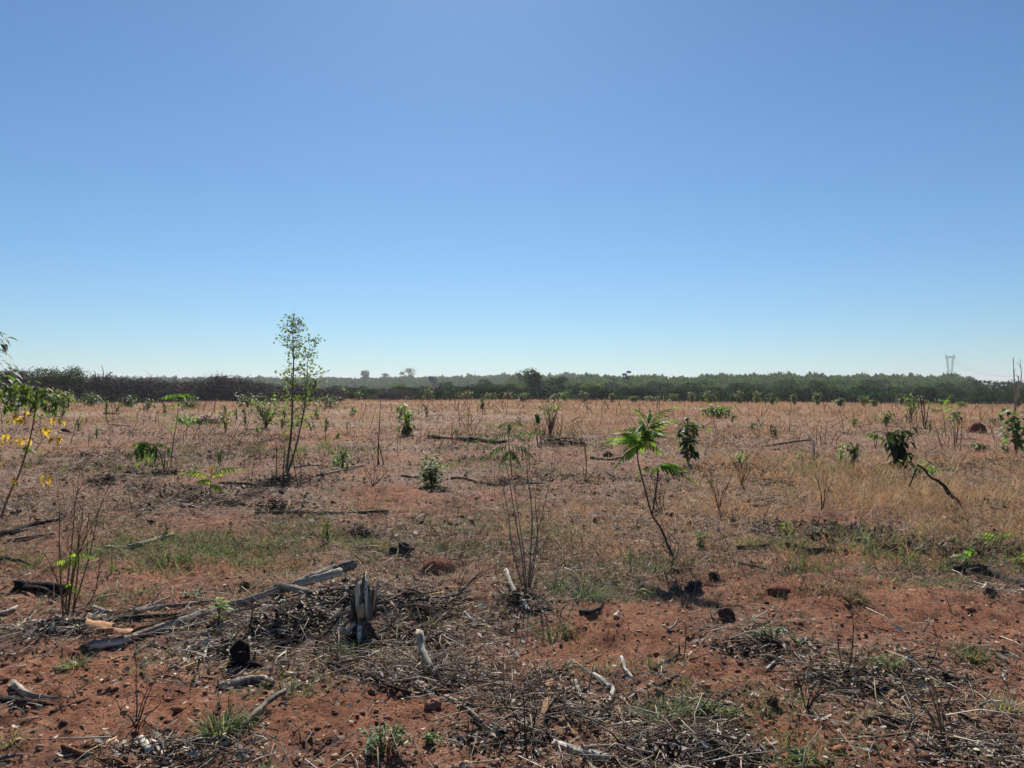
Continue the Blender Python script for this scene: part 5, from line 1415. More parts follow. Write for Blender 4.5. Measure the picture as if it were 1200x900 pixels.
def edge_shrub_left():
    """the two leafy stems growing in at the left edge, one with yellow leaves"""
    g, u = frame(4, 604, 0); t = thing('yellow_leaf_shrub', 'leaning shrub with bright yellow and green leaves at the left edge', 'shrub', g)
    P = lambda x, y, dy=0: stem_path(g, u, [(x, y, dy)], 0)[0]
    main = spline([P(2, 606), P(12, 578), P(22, 558), (P(31, 530)), P(36, 512), P(40, 490), P(42, 470), P(36, 456)], 18)
    m = MB(); m.tube(main, [.013 * (1 - .6 * i / 17) for i in range(18)], (.20, .13, .085), 7, .1); stem = m.build('stem', 'bark', t)
    tw = []
    for a, b, c in [((28, 536), (14, 540), (-2, 548)), ((36, 512), (50, 520), (60, 512)), ((38, 500), (52, 492), (64, 484)), ((40, 488), (24, 486), (8, 492)), ((41, 480), (55, 470), (58, 462)), ((40, 476), (26, 466), (14, 462)), ((24, 555), (40, 558), (48, 562)), ((42, 468), (46, 458), (40, 450)), ((16, 572), (2, 562), (-10, 560))]:
        m = MB(); sp = spline([P(*a), P(*b, random.uniform(-.2, .2)), P(*c, random.uniform(-.3, .3))], 8); m.tube(sp, [.006 - .0005 * i for i in range(8)], (.22, .15, .09), 5, caps=False); m.build('branch', 'bark', stem); tw.append(sp)
    yel, grn = [], []
    def cluster(x, y, n, out, s=1.0):
        for k in range(int(n * 2.4)):
            p = P(x + random.uniform(-5, 5), y + random.uniform(-4, 4), random.uniform(-.12, .12)); out.append((p, random.uniform(0, 6.28), random.uniform(-.9, .2), s * random.uniform(.8, 1.3)))
    for x, y, n in [(20, 488, 5), (26, 486, 3), (14, 512, 4), (22, 514, 5), (4, 521, 2), (62, 492, 4), (58, 503, 5), (64, 514, 4), (56, 508, 2), (22, 560, 2), (55, 560, 3), (3, 536, 2)]: cluster(x, y, n, yel)
    for x, y, n in [(20, 470, 8), (36, 466, 9), (50, 472, 9), (10, 475, 7), (40, 456, 7), (58, 478, 5), (35, 524, 5), (25, 455, 6), (5, 460, 8), (0, 478, 6), (45, 484, 4), (62, 462, 8), (70, 470, 8), (78, 466, 6), (66, 476, 6), (30, 448, 6), (12, 452, 8), (52, 458, 8)]: cluster(x, y, n, grn)
    def lf(c, z=1.0): 
        def mk():
            q = MB(); q.leaf((0, 0, 0), (1, 0, .1), .09 * z, .042 * z, jit(c, .35), .6, .3, up=(0, 0, 1), tipcol=jit(c, .3)); return q
        return mk
    add_leaves(t, lf((.48, .28, .04)), yel, 'yellow_leaf')
    for c in ((.07, .105, .04), (.10, .145, .045), (.15, .17, .07)):
        add_leaves(t, lf(c), grn[::3] if c[0] == .07 else grn[1::3] if c[0] == .10 else grn[2::3], 'green_leaf')
    g, u = frame(-22, 590, 0); t = thing('tall_shrub', 'tall dark-leaved shrub entering at the left edge above the yellow one', 'shrub', g)
    P = lambda x, y, dy=0: stem_path(g, u, [(x, y, dy)], 0)[0]
    st = spline([P(-22, 592), P(-20, 540), P(-18, 480), P(-16, 430), P(-14, 392)], 12); m = MB(); m.tube(st, [.022 * (1 - .7 * i / 11) for i in range(12)], C['brown'], 7, .1); m.build('stem', 'bark', t)
    lv = []
    for k in range(110):
        i = random.randint(4, 11); lv.append((st[i] + Vector((random.gauss(0, .08), random.gauss(0, .08), random.gauss(0, .06))), random.uniform(0, 6.28), random.uniform(-.7, .5), random.uniform(.8, 1.4)))
    for x, y, a in [(2, 392, 0), (3, 404, 0), (4, 396, .2), (1, 410, -.2), (6, 424, .1), (12, 432, .3), (16, 438, .2), (5, 440, 0), (14, 446, -.3), (2, 450, .2), (8, 455, 0), (18, 428, .2), (0, 430, 3), (-2, 460, .3), (5, 468, .2), (10, 442, 1.0), (2, 398, .5), (6, 402, -.3), (4, 415, .4), (9, 426, .6), (14, 434, -.2), (3, 436, .3), (8, 446, .3), (16, 452, .5), (3, 458, -.4), (12, 460, .2), (20, 445, .1), (22, 455, .3)]:
        lv.append((P(x - 5, y - 2), a, random.uniform(-.6, .2), 1.25))
    add_leaves(t, lf((.05, .08, .03), 1.6), lv[::2], 'leaf'); add_leaves(t, lf((.08, .12, .04), 1.6), lv[1::2], 'leaf')
edge_shrub_left()

LP('round_bush', 'small round dense green bush in the centre of the middle distance', 506, 571, 533, 36, [(.06, .11, .03), (.10, .16, .035), (.04, .075, .03), (.13, .19, .05)], 6, 620, 12, cat='bush', lo=.1, dome=True, droop=.1)
LP('dark_leafy_bush', 'dark broad-leaved bush right of the bright feather-leaf sapling', 806, 546, 489, 36, [(.03, .055, .025), (.05, .085, .035), (.09, .14, .05), (.12, .15, .09)], 11, 150, 10, cat='bush', leaf_parts=True, asp=.55, lo=.25)
LP('black_drooping_bush', 'almost black bush with heavy hanging leaves in the right field', 1052, 550, 505, 46, [(.018, .03, .015), (.025, .045, .02), (.02, .035, .018)], 13, 110, 10, cat='bush', leaf_parts=True, asp=.6, droop=.8, lo=.05)
LP('broad_leaf_bush', 'broad-leaved plant with glossy dark leaves at the right edge', 1190, 533, 480, 42, [(.04, .075, .03), (.06, .11, .04), (.10, .16, .06)], 11, 90, 8, cat='bush', leaf_parts=True, asp=.6, lo=.25)
LP('leafy_plant', 'bright green-topped leafy plant with dark lower leaves in the far field', 477, 511, 474, 20, [C['lime'], (.12, .20, .04), (.05, .09, .03), (.16, .26, .05)], 6, 120, 4, lo=.25, droop=.3)
LP('leafy_plant', 'dark green bush at the foot of the bright-topped plant', 477, 511, 496, 22, [(.035, .06, .025), (.05, .08, .03)], 6, 110, 6, lo=.1, dome=True)
LP('small_bush', 'bright little bush left of the tall dead stick', 402, 550, 528, 20, [(.09, .15, .04), (.13, .22, .05), (.06, .10, .03)], 5, 120, 5, cat='bush', lo=.15, dome=True)
LP('leafy_plant', 'slim plant with a small dark leafy head in the far field', 565, 486, 466, 9, [(.04, .07, .03), (.06, .09, .04)], 4, 60, 2, lo=.3)
LP('leafy_plant', 'single-stemmed plant with a dark round head above the black log', 630, 520, 484, 9, [(.035, .06, .025), (.05, .08, .03)], 4.5, 60, 1, lo=.85)
LP('twiggy_shrub', 'twiggy half-bare shrub with a yellow-green top in the far field', 645, 512, 470, 34, [(.12, .17, .05), (.09, .13, .04), (.18, .22, .08)], 4, 120, 9, cat='shrub', lo=.6, bare=8)
LP('small_bush', 'low green bush by the far edge of the golden grass', 842, 491, 472, 34, [(.11, .16, .04), (.13, .19, .05), (.08, .12, .035)], 4.5, 320, 12, cat='bush', lo=.1, dome=True)
LP('small_bush', 'dark little bush at the left end of the low green one', 830, 489, 478, 10, [(.04, .07, .03)], 4, 70, 4, cat='bush', lo=.1, dome=True)
LP('leafy_plant', 'green leafy plant with pointed head in the right far field', 1037, 500, 482, 22, [(.08, .13, .035), (.05, .085, .03), (.13, .2, .05)], 5, 90, 4, lo=.4, bare=2)
LP('leafy_plant', 'light green airy plant against the dark wood at right', 1068, 495, 463, 28, [(.14, .19, .08), (.10, .15, .05)], 4.5, 110, 4, lo=.5, bare=3)
LP('leafy_plant', 'lone green leaf cluster on a thin stem in the right field', 1026, 526, 507, 16, [(.08, .17, .03), (.06, .13, .03)], 6, 28, 2, lo=.75)
LP('small_bush', 'dark low plant beside the lime sprouts in the right field', 1000, 546, 518, 26, [(.07, .11, .04), (.10, .14, .05), (.05, .08, .03)], 5, 110, 6, cat='bush', lo=.3, bare=5)
LP('lime_sprout', 'bright lime sprout in the middle of the right field', 985, 541, 520, 14, [C['lime'], (.22, .33, .05)], 5, 60, 3, lo=.1, droop=.1)
LP('lime_sprout', 'small yellow-lime sprout left of the crooked pole', 936, 541, 533, 11, [(.26, .33, .05), C['lime']], 4, 36, 3, lo=.1, droop=.1)
LP('lime_sprout', 'pale lime sprout behind the dead weeds right of the dark bush', 866, 545, 528, 18, [(.2, .3, .06), C['lime']], 4.5, 60, 4, lo=.2, droop=.1)
LP('lime_sprout', 'lime sprout near the grey stick in the straw', 834, 571, 561, 14, [C['lime'], (.2, .3, .05)], 4, 40, 3, lo=.1, droop=.1)
LP('dark_seedling', 'dark-leaved seedling in the golden grass right of centre', 908, 512, 497, 15, [(.04, .07, .03), (.06, .09, .04)], 5, 50, 3, lo=.2)
LP('dark_seedling', 'small dark seedling in the golden grass above the crooked pole', 882, 504, 494, 10, [(.05, .08, .03), (.14, .17, .05)], 4, 36, 3, lo=.2)
LP('dark_seedling', 'flat dark green seedling in the straw near the right edge', 1147, 530, 520, 18, [(.03, .065, .02), (.05, .10, .03)], 6, 24, 3, lo=.3, droop=.6)
LP('dark_seedling', 'dark green seedling beside the broad-leaved plant at right', 1178, 533, 522, 14, [(.05, .085, .03)], 5, 36, 3, lo=.2)
LP('grey_green_plant', 'grey-green plant with two dead-looking heads near the right mound', 1120, 520, 482, 26, [(.10, .12, .07), (.07, .08, .05)], 5, 50, 3, lo=.8, stem_col='brown')
LP('leafy_plant', 'yellowing shrub standing before the long brush heap', 75, 487, 455, 30, [(.09, .12, .05), (.12, .15, .06), (.10, .13, .05), (.30, .22, .03)], 4, 260, 9, cat='shrub', lo=.3)
LP('small_bush', 'small dark bush at the foot of the brush heap', 174, 482, 466, 18, [(.06, .085, .035), (.08, .10, .04)], 4, 120, 6, cat='bush', lo=.1, dome=True)
LP('leafy_plant', 'pale green sprawling shrub left of the slender sapling', 312, 502, 468, 46, [(.11, .16, .05), (.14, .19, .06), (.08, .12, .04)], 5, 240, 9, cat='shrub', lo=.4, bare=5)
LP('leafy_plant', 'brownish seedling with yellow leaves in the left field', 264, 508, 483, 20, [(.07, .09, .03), (.3, .24, .04), (.06, .08, .03)], 5, 60, 4, lo=.4)
LP('thin_seedling', 'dark thin seedling left of the slender sapling', 258, 546, 526, 12, [(.05, .07, .03), (.08, .11, .04)], 4, 40, 2, lo=.4)
LP('thin_seedling', 'thin pale stem with few leaves left of the slender sapling', 294, 575, 512, 8, [(.13, .18, .05)], 4, 14, 1, lo=.75, lean=12)
LP('small_plant', 'lime-green leaves at the right of the slender sapling', 372, 492, 482, 14, [C['lime'], (.13, .2, .05)], 4, 50, 4, lo=.1, droop=.1)
LP('small_plant', 'green seedling behind the slender sapling', 364, 504, 493, 12, [(.09, .14, .04)], 4, 40, 3, lo=.2)
LP('small_plant', 'bright clump of leaves by the right end of the bleached pole', 396, 545, 531, 14, [C['lime'], (.13, .22, .04)], 5, 50, 4, lo=.15, droop=.2)
LP('lime_seedling', 'bright lime seedling growing up through the long log', 257, 735, 700, 18, [(.20, .32, .04), C['lime'], (.12, .22, .03)], 12, 26, 3, lo=.35, leaf_parts=True, asp=.4, droop=.2)
LP('broad_leaf_sprout', 'sprout with broad white-shining leaves on the dark log end', 1128, 664, 632, 26, [(.08, .15, .03), (.14, .25, .04), (.05, .09, .03), (.10, .16, .06)], 15, 11, 2, lo=.3, leaf_parts=True, asp=.5, droop=.35)
LP('broad_leaf_sprout', 'green round-leaved sprout cut by the right edge of the frame', 1200, 668, 640, 26, [(.10, .18, .04), (.13, .16, .03)], 12, 12, 3, lo=.3, leaf_parts=True, asp=.7)
LP('small_plant', 'small green weed in front of the straw near right of centre', 820, 640, 620, 24, [(.07, .12, .035), (.10, .17, .04), C['lime']], 6, 60, 5, lo=.1, droop=.2)
LP('small_plant', 'small yellow-green weed right of the green one in the straw', 922, 628, 612, 18, [(.13, .2, .05), (.09, .14, .04)], 5, 50, 4, lo=.2, droop=.2)
LP('small_plant', 'dark weed in the soil left of the stump', 330, 706, 686, 30, [(.06, .09, .04), (.09, .12, .05)], 8, 50, 5, lo=.1, droop=.4)
LP('small_plant', 'dry weed with a few leaves among debris left of centre', 195, 630, 612, 16, [(.07, .10, .04)], 5, 40, 4, lo=.2)
LP('small_plant', 'lone dark shrublet in green weeds at left of centre', 385, 635, 610, 18, [(.07, .10, .04), (.10, .15, .05)], 5, 60, 5, lo=.2)

for px, pb, h, w, lab in [(40, 480, 26, 34, 'dull green bush in front of the left end of the brush heap'), (108, 477, 18, 26, 'small green bush leaning on the middle of the long brush heap'), (150, 478, 14, 20, 'grey-green bush under the grey limb of the long brush heap'),
                         (222, 480, 16, 30, 'pale weedy bush between the two brush heaps'), (290, 478, 18, 30, 'leafy bush in front of the middle brush heap'), (385, 479, 16, 36, 'grassy bush at the right end of the brush heaps'), (18, 486, 40, 40, 'tall dull green bush behind the yellow-leaved shrub')]:
    LP('heap_bush', lab, px, pb, pb - h, w, [(.07, .10, .04), (.10, .13, .055), (.05, .075, .03)], 4, 200, 8, cat='bush', lo=.2, dome=True)
edge, seed_ = [], []
MARKS = [(75, 'the yellowing shrub'), (208, 'the lime-headed plant'), (344, 'the slender sapling'), (443, 'the tall dead stick'), (506, 'the round green bush'), (600, 'the central bare stems'), (685, 'the lone bent stem'), (750, 'the bright sapling'), (842, 'the low far bush'), (953, 'the crooked pole'), (1055, 'the black drooping bush'), (1144, 'the dark red mound')]
# low bushes along the far edge
for i in range(34):
    px = 405 + i * 24 + random.uniform(-9, 9); x_, _ = 0, 0
    d = float(np.interp((px - 600) / FPX, EA, ED)) - random.uniform(0, 14); pb = HOR + EYE * FPX / d
    h = random.uniform(7, 17)
    edge.append((LP('edge_bush', 'low leafy bush along the far edge of the dry field', px, pb, pb - h, random.uniform(10, 24), random.choice([[(.10, .13, .05), (.13, .15, .06)], [(.07, .10, .04), (.09, .12, .045)], [(.14, .13, .06), (.12, .12, .05)], [(.15, .2, .06), (.11, .15, .05)]]), 3.2, 130, 6, cat='bush', lo=.25, group='bushes along the far field edge', bare=2)[0], px))
# scattered small field plants, alike
for i in range(30):
    px = random.choice([random.uniform(420, 1190), random.uniform(60, 420)]); pb = random.uniform(484, 520)
    seed_.append((LP('field_seedling', 'small green seedling scattered in the far dry grass', px, pb, pb - random.uniform(8, 16), random.uniform(7, 14), random.choice([[(.10, .14, .05)], [(.07, .10, .04)], [(.15, .2, .06), (.10, .14, .04)]]), 3.6, 34, 3, cat='seedling', lo=.25, group='seedlings in the far grass', bare=1)[0], px))

tell_apart('leafy bush at the far field edge', edge, MARKS); tell_apart('small green seedling in the far grass', seed_, MARKS)

# ------------------------------------------------------------------ dead stems
DS = dead_stems
DS('bare_sapling', 'cluster of tall bare grey stems rising in the middle of the picture', 616, 692, [[(615, 692), (612, 655), (604, 610), (596, 560), (588, 528)], [(617, 692), (614, 650), (607, 600), (603, 572)], [(619, 692), (622, 650), (624, 600), (618, 555), (619, 530)], [(618, 692), (628, 640), (640, 590), (650, 555), (655, 535)], [(620, 690), (630, 630), (627, 590), (629, 565)], [(614, 690), (600, 640), (596, 600), (590, 570)]], .0065, 'stemgrey', 'bare stems', side=2, twig=.1)
DS('burnt_sapling', 'cluster of dark burnt stems rising from the ground at left', 80, 722, [[(78, 722), (76, 690), (78, 640), (78, 592), (79, 575)], [(80, 722), (80, 680), (83, 640), (84, 605)], [(84, 722), (88, 690), (93, 650), (96, 600), (97, 590)], [(76, 720), (66, 690), (58, 655), (50, 630), (45, 605)], [(86, 720), (96, 680), (104, 650), (108, 615)], [(82, 720), (72, 680), (66, 655)], [(88, 722), (104, 700), (104, 660)], [(80, 720), (90, 660), (102, 628), (106, 600)]], .0065, 'brown', 'burnt plant', side=6)
cs = bpy.data.objects['burnt_sapling']; g, u = frame(80, 722, 0)
mk = lambda: pinnate(.085, 5, .3, [(.27, .33, .05), (.2, .28, .04)], .9, ls=.6)
add_leaves(cs, mk, [(Vector(((x - 600) * u - g.x, -.02, EYE + (HOR - y) * u - g.z)), a, .1, s) for x, y, a, s in [(80, 655, 3.0, .9), (82, 656, -1.4, 1), (84, 653, .2, .8), (92, 647, .4, 1), (93, 649, -1.2, 1), (91, 648, 2.6, .8), (90, 684, -1.0, .8), (88, 683, 3, .7)]])
DS('dead_seedling', 'small dark leafless plant on bare soil in the lower left', 160, 846, [[(160, 846), (155, 830), (146, 812), (140, 795)], [(161, 846), (166, 828), (169, 812), (176, 790)], [(161, 846), (176, 828), (188, 808), (204, 783)], [(160, 846), (157, 825), (160, 812)], [(162, 846), (180, 832), (196, 818)]], .004, 'dark', side=4)
DS('fan_plant', 'dark fan-shaped leafless plant on bare soil at lower right', 1102, 864, [[(1102, 864), (1095, 848), (1075, 838), (1058, 826), (1046, 818)], [(1102, 862), (1098, 846), (1085, 830), (1072, 820)], [(1102, 862), (1099, 845), (1090, 830), (1083, 818)], [(1103, 862), (1102, 838), (1100, 820), (1099, 806)], [(1103, 862), (1112, 845), (1120, 828), (1122, 808)], [(1104, 862), (1116, 836), (1124, 820)]], .005, 'brown', side=2)
DS('dead_seedling', 'dark twiggy dead plant in the debris at the picture front', 615, 872, [[(615, 872), (615, 850), (614, 825), (610, 815)], [(615, 872), (617, 840), (620, 818)], [(614, 872), (606, 850), (596, 835)], [(616, 872), (625, 850), (630, 830)], [(614, 872), (600, 860), (585, 842)]], .004, 'dark', side=6)
DS('dead_seedling', 'thin brown dead stems behind the debris in the front', 590, 800, [[(590, 800), (590, 775), (591, 750)], [(593, 800), (624, 780), (624, 755)], [(596, 800), (640, 790), (641, 768)]], .003, 'brown', side=3)
DS('dead_seedling', 'bent dark twigs standing in the debris right of centre', 944, 828, [[(944, 828), (943, 810), (945, 790)], [(944, 828), (950, 800), (962, 785), (975, 775)], [(944, 828), (960, 812), (985, 800)], [(944, 826), (938, 805), (935, 790)]], .0045, 'dark', side=4)
DS('dead_seedling', 'dark dead twigs growing from weeds at right', 990, 792, [[(990, 792), (984, 770), (981, 745)], [(991, 792), (998, 765), (1001, 735), (1001, 715)], [(990, 792), (975, 780), (968, 770)], [(992, 792), (1010, 780), (1022, 770)]], .0045, 'dark', side=3)
DS('dead_seedling', 'small bent dark twig standing left of the bare soil at right', 800, 770, [[(800, 772), (806, 755), (808, 735)], [(801, 772), (814, 762), (820, 752)], [(800, 772), (815, 778), (833, 780)]], .0045, 'dark', side=2)
DS('dead_seedling', 'tiny upright dark twig on the red mound at right', 1116, 716, [[(1116, 716), (1116, 708), (1118, 700)]], .004, 'dark', side=1)
DS('tall_dead_stick', 'tall straight dead stick left of centre in the middle distance', 443, 545, [[(443, 545), (443, 510), (443, 490), (443, 470)], [(444, 545), (442, 525), (443, 512)], [(450, 545), (446, 525), (444, 510)]], .013, 'dark', 'dead stem', side=2, twig=.05)
DS('lone_dead_stem', 'lone dark stem with a bent top in the middle distance', 686, 563, [[(686, 565), (687, 545), (686, 530), (683, 520), (678, 514)], [(686, 565), (694, 555), (697, 548)], [(685, 565), (684, 550)]], .012, 'brown', 'dead stem', side=1)
DS('dead_shrub', 'bare bristling shrub left of the round green bush', 437, 568, [[(437, 570), (430 + 4 * k, 555 + random.uniform(-6, 4)), (420 + 6 * k, 535 + random.uniform(-6, 8))] for k in range(7)], .006, 'brown', 'dead shrub', side=4)
DS('dead_shrub', 'bare twiggy shrub above the small round black stone', 520, 640, [[(520, 642), (512 + 3 * k, 628), (500 + 6 * k, 612 + random.uniform(-6, 6))] for k in range(8)], .004, 'brown', 'dead shrub', side=5)
DS('dead_shrub', 'burnt shrub under the twiggy yellow-green shrub', 640, 520, [[(630 + 4 * k, 521), (628 + 5 * k, 510), (626 + 6 * k + random.uniform(-4, 4), 496 + random.uniform(-6, 4))] for k in range(6)], .014, 'dark', 'dead shrub', side=4)
DS('dead_shrub', 'leafless dark shrub left of the crooked pole in the straw', 868, 570, [[(868, 572), (866 + 2 * k, 555), (855 + 6 * k, 535 + random.uniform(-8, 8))] for k in range(6)], .008, 'brown', 'dead shrub', side=4)
DS('dead_shrub', 'dead shrub with many thin stems left of the golden straw', 960, 600, [[(962, 602), (960 + 2 * k, 580), (950 + 6 * k, 556 + random.uniform(-10, 10))] for k in range(5)], .006, 'brown', 'dead shrub', side=4)
DS('dead_shrub', 'grey dead weed clump in the straw behind the sapling trunk', 842, 600, [[(842, 602), (838 + 2 * k, 580), (828 + 6 * k, 560 + random.uniform(-10, 10))] for k in range(6)], .006, 'brown', 'dead shrub', side=5)
DS('dead_shrub', 'dead stalks standing at the base of the bright sapling', 770, 600, [[(768 + 3 * k, 604), (764 + 3 * k, 585), (758 + 6 * k, 565 + random.uniform(-8, 8))] for k in range(5)], .006, 'dark', 'dead shrub', side=4)
DS('dead_shrub', 'burnt debris shrub around the crooked pole', 960, 522, [[(950 + 6 * k, 524), (950 + 6 * k, 514), (948 + 8 * k, 504 + random.uniform(-8, 4))] for k in range(6)], .012, 'dark', 'dead shrub', side=5)
DS('thin_dead_tree', 'thin leafless stem standing before the dark wood at right', 1085, 503, [[(1085, 505), (1083, 485), (1082, 465), (1080, 452)], [(1084, 490), (1088, 478), (1091, 468)], [(1083, 472), (1076, 462), (1070, 458)]], .022, 'dark', 'dead stem', side=2)
DS('thin_dead_tree', 'tall bare dead stem rising into the sky at the right edge', 1189, 486, [[(1189, 488), (1189, 460), (1188, 440), (1187.5, 418)], [(1189, 470), (1195, 455), (1198, 440), (1197, 425)], [(1189, 480), (1192, 455), (1193, 440)]], .05, 'grey', 'dead stem', side=3, twig=.1)
DS('dry_weed', 'group of thin dry stems in the far field left of the dark plant', 548, 500, [[(548, 502), (549, 485), (546, 462)], [(540, 502), (538, 490), (537, 470)], [(545, 502), (541, 492), (536, 488)], [(550, 502), (553, 490), (549, 478)]], .02, 'brown', 'dead stems', side=2)
DS('dry_weed', 'two thin dry stems right of the slender sapling', 352, 570, [[(352, 572), (354, 550), (350, 530), (348, 515)], [(350, 560), (347, 545), (345, 520)], [(324, 545), (324, 525), (322, 510)], [(331, 545), (331, 530), (328, 520)]], .010, 'brown', 'dead stems', side=2)
DS('dry_weed', 'forked dry stem in the grass near the right mound', 1128, 528, [[(1125, 530), (1127, 510), (1128, 495), (1129, 490)], [(1119, 518), (1119, 502), (1116, 492)], [(1105, 520), (1096, 505), (1090, 492)]], .012, 'brown', 'dead stems', side=2)
DS('dry_weed', 'dry stems standing in the grass above the charred branches', 925, 506, [[(925, 509), (926, 498), (927, 487)], [(916, 520), (916, 505), (915, 490)], [(920, 506), (919, 498)]], .02, 'brown', 'dead stems', side=2)

# dark debris heaps of twigs and charred bits
def debris_heap(label, px, pb, wpx, hpx, cols, n=60, name='debris_heap', lm=.34):
    n = int(n * 1.0)
    g, u = frame(px, pb, 0); t = thing(name, label, 'debris heap', g); W = wpx * u * .5; H = hpx * u
    m = MB(); f = MB(); lf = MB()
    for k in range(n):
        a = random.uniform(0, 6.283); q = math.sqrt(random.random()); p = Vector((math.cos(a) * q * W, math.sin(a) * q * W * .6, random.uniform(0, 1) * H * (1 - q * .8)))
        az = random.uniform(0, 6.283); l = min(W * random.uniform(.15, .6), random.uniform(.06, lm) * max(1, g.y / 8)); d = Vector((math.cos(az), math.sin(az) * .8, random.uniform(-.15, .35)))
        r = max(.003, l * random.uniform(.012, .05)); m.tube([p - d * l * .5, p + Vector((0, 0, l * random.uniform(-.06, .1))), p + d * l * .5], [r, r * .9, r * .5], jit(C[random.choice(cols)], .3), 5, .1, caps=False)
        for _ in range(3):
            q = p + Vector((random.gauss(0, W * .18), random.gauss(0, W * .12), random.uniform(-.2, .3) * H)); q.z = max(q.z, .004); b_ = random.uniform(0, 6.283); ll = random.uniform(.02, .055) * max(1, g.y / 6)
            lf.leaf(q, (math.cos(b_), math.sin(b_), random.uniform(-.3, .6)), ll, ll * random.uniform(.25, .5), jit(C[random.choice(cols)], .35), random.uniform(-.3, .5), .4)
        if k % 2 == 0: f.lump(p * .9, l * .14, l * .12, l * .08, jit(random.choice([C['dark'], C['char'], C['brown']]), .3), .5, 4, 6)
    o = m.build('twigs', 'wood', t); o['kind'] = 'stuff'; o = f.build('charred_bits', 'clod', t); o['kind'] = 'stuff'; o = lf.build('dry_leaves', 'litter', t); o['kind'] = 'stuff'
DK = ['dark', 'char', 'char', 'brown', 'grey']
debris_heap('dark debris heap right of the fern-like plant', 317, 598, 40, 18, DK)
debris_heap('low black debris heap at the foot of the fern-like plant', 268, 592, 36, 10, ['char', 'dark'])
debris_heap('dark debris heap under the drooping plant in the left field', 125, 566, 36, 14, DK)
debris_heap('dark debris heap in the left field behind the lime-headed plant', 240, 497, 36, 12, DK)
debris_heap('grey and black twig heap at the foot of the slender sapling', 335, 566, 54, 12, ['dark', 'grey', 'brown', 'char'])
debris_heap('dark debris heap at the foot of the lime-headed plant', 196, 556, 30, 12, DK)
debris_heap('big tangled heap of grey twigs under the log pile', 345, 735, 120, 36, ['grey', 'grey', 'dark', 'pale', 'brown'], 200, lm=.8)
debris_heap('dark tangle of dead branches behind and left of the torn stump', 405, 712, 100, 46, ['grey', 'dark', 'dark', 'char', 'pale'], 190, lm=.8)
debris_heap('thin brittle branch tangle right of the torn stump', 478, 712, 130, 22, ['grey', 'brown', 'dark', 'grey'], 130, lm=.7)
debris_heap('blackened twig tangle in the soil hollow below the branch tangle', 470, 745, 110, 14, ['dark', 'char', 'grey', 'brown'], 100)
debris_heap('low twig litter heap along the lower centre edge', 590, 862, 120, 10, ['dark', 'brown', 'grey'], 100)
debris_heap('dark twig heap on the bare soil above the bone-like stick', 870, 760, 90, 10, ['dark', 'brown', 'grey'], 70)
debris_heap('twig heap spread at the lower right corner', 1150, 880, 110, 12, ['grey', 'brown', 'pale', 'dark'], 100)
debris_heap('grey splinter heap in front of the long log', 262, 765, 90, 20, ['grey', 'pale', 'dark', 'grey'], 110)
debris_heap('twig heap at the foot of the burnt stems', 88, 735, 110, 18, ['grey', 'pale', 'dark', 'brown'], 120)
debris_heap('dark twig heap around the foot of the central stems', 610, 702, 60, 16, ['dark', 'grey', 'char'], 70)
debris_heap('tangled twig heap on both sides of the pale split plank', 520, 800, 130, 16, ['grey', 'dark', 'brown', 'pale'], 130)
debris_heap('twig heap around the orange-brown bark plank', 672, 838, 80, 8, ['grey', 'brown', 'dark', 'brown'], 120)
debris_heap('mixed debris heap among the weeds at right', 1000, 800, 120, 16, ['grey', 'pale', 'dark', 'brown'], 120)
debris_heap('dark debris heap with straw at the far right', 1105, 800, 80, 14, ['grey', 'dark', 'brown'], 70)
debris_heap('splinter heap at the lower right of the big grass tuft', 770, 880, 80, 14, ['grey', 'pale', 'brown', 'dark'], 90)
debris_heap('leafy debris heap at the bottom, left of the white-leaved weed', 835, 875, 110, 14, ['brown', 'grey', 'pale', 'dark'], 90)
debris_heap('twig heap behind the stubby wood piece at lower left', 190, 878, 90, 14, ['grey', 'dark', 'brown', 'pale'], 90)
debris_heap('black debris heap in the far straw above the bark piece', 905, 570, 50, 14, DK)
debris_heap('charred debris around the twiggy shrub in the far field', 660, 521, 60, 12, ['char', 'dark'])
debris_heap('dark clump of debris below the round green bush', 425, 625, 30, 16, DK, 50)
debris_heap('small dark twig clump in front of the round green bush', 515, 577, 24, 8, DK, 30)

# ------------------------------------------------------------------ tufts and low weeds of the foreground
TG = [(.10, .145, .05), (.15, .19, .08), (.09, .12, .055), (.22, .24, .13), (.30, .26, .15)]
TB = [(.09, .13, .07), (.13, .17, .10), (.07, .10, .05), (.18, .20, .12)]
TD = [(.42, .33, .18), (.34, .24, .13), (.50, .42, .27)]
grass_tuft('grass_tuft', 'large spiky grass tuft in the foreground right of centre', 775, 842, 36, 100, TB + [(.16, .22, .07)], 260, wblade=.005)
grass_tuft('grass_tuft', 'green tuft in front of the near end of the long log', 88, 779, 20, 50, TG, 140, wblade=.007)
grass_tuft('grass_tuft', 'broad green clump shaded beside the sunlit grey stick', 258, 858, 34, 70, [(.08, .125, .04), (.05, .08, .03), (.13, .17, .06), (.26, .23, .13)], 220, wblade=.008)
grass_tuft('grass_tuft', 'yellow-green tuft at the right of the shaded clump', 292, 845, 26, 44, TG, 110, wblade=.006)
grass_tuft('grass_tuft', 'drooping pale grass tuft hanging over the red bank', 757, 695, 20, 50, TB, 110, wblade=.006)
grass_tuft('grass_tuft', 'grey-green tangled tuft on the ridge right of the central stems', 690, 702, 24, 70, TB, 220, wblade=.006)
grass_tuft('grass_tuft', 'grey-green tuft behind the tangled one on the ridge', 655, 690, 18, 50, TB, 140, wblade=.006)
grass_tuft('grass_tuft', 'pale grass tuft below the tangled ridge tuft', 650, 745, 18, 60, TB + TD, 150, wblade=.005)
grass_tuft('grass_tuft', 'sunlit green tuft left of the dark stone by the sapling', 765, 668, 16, 50, TG, 130, wblade=.006)
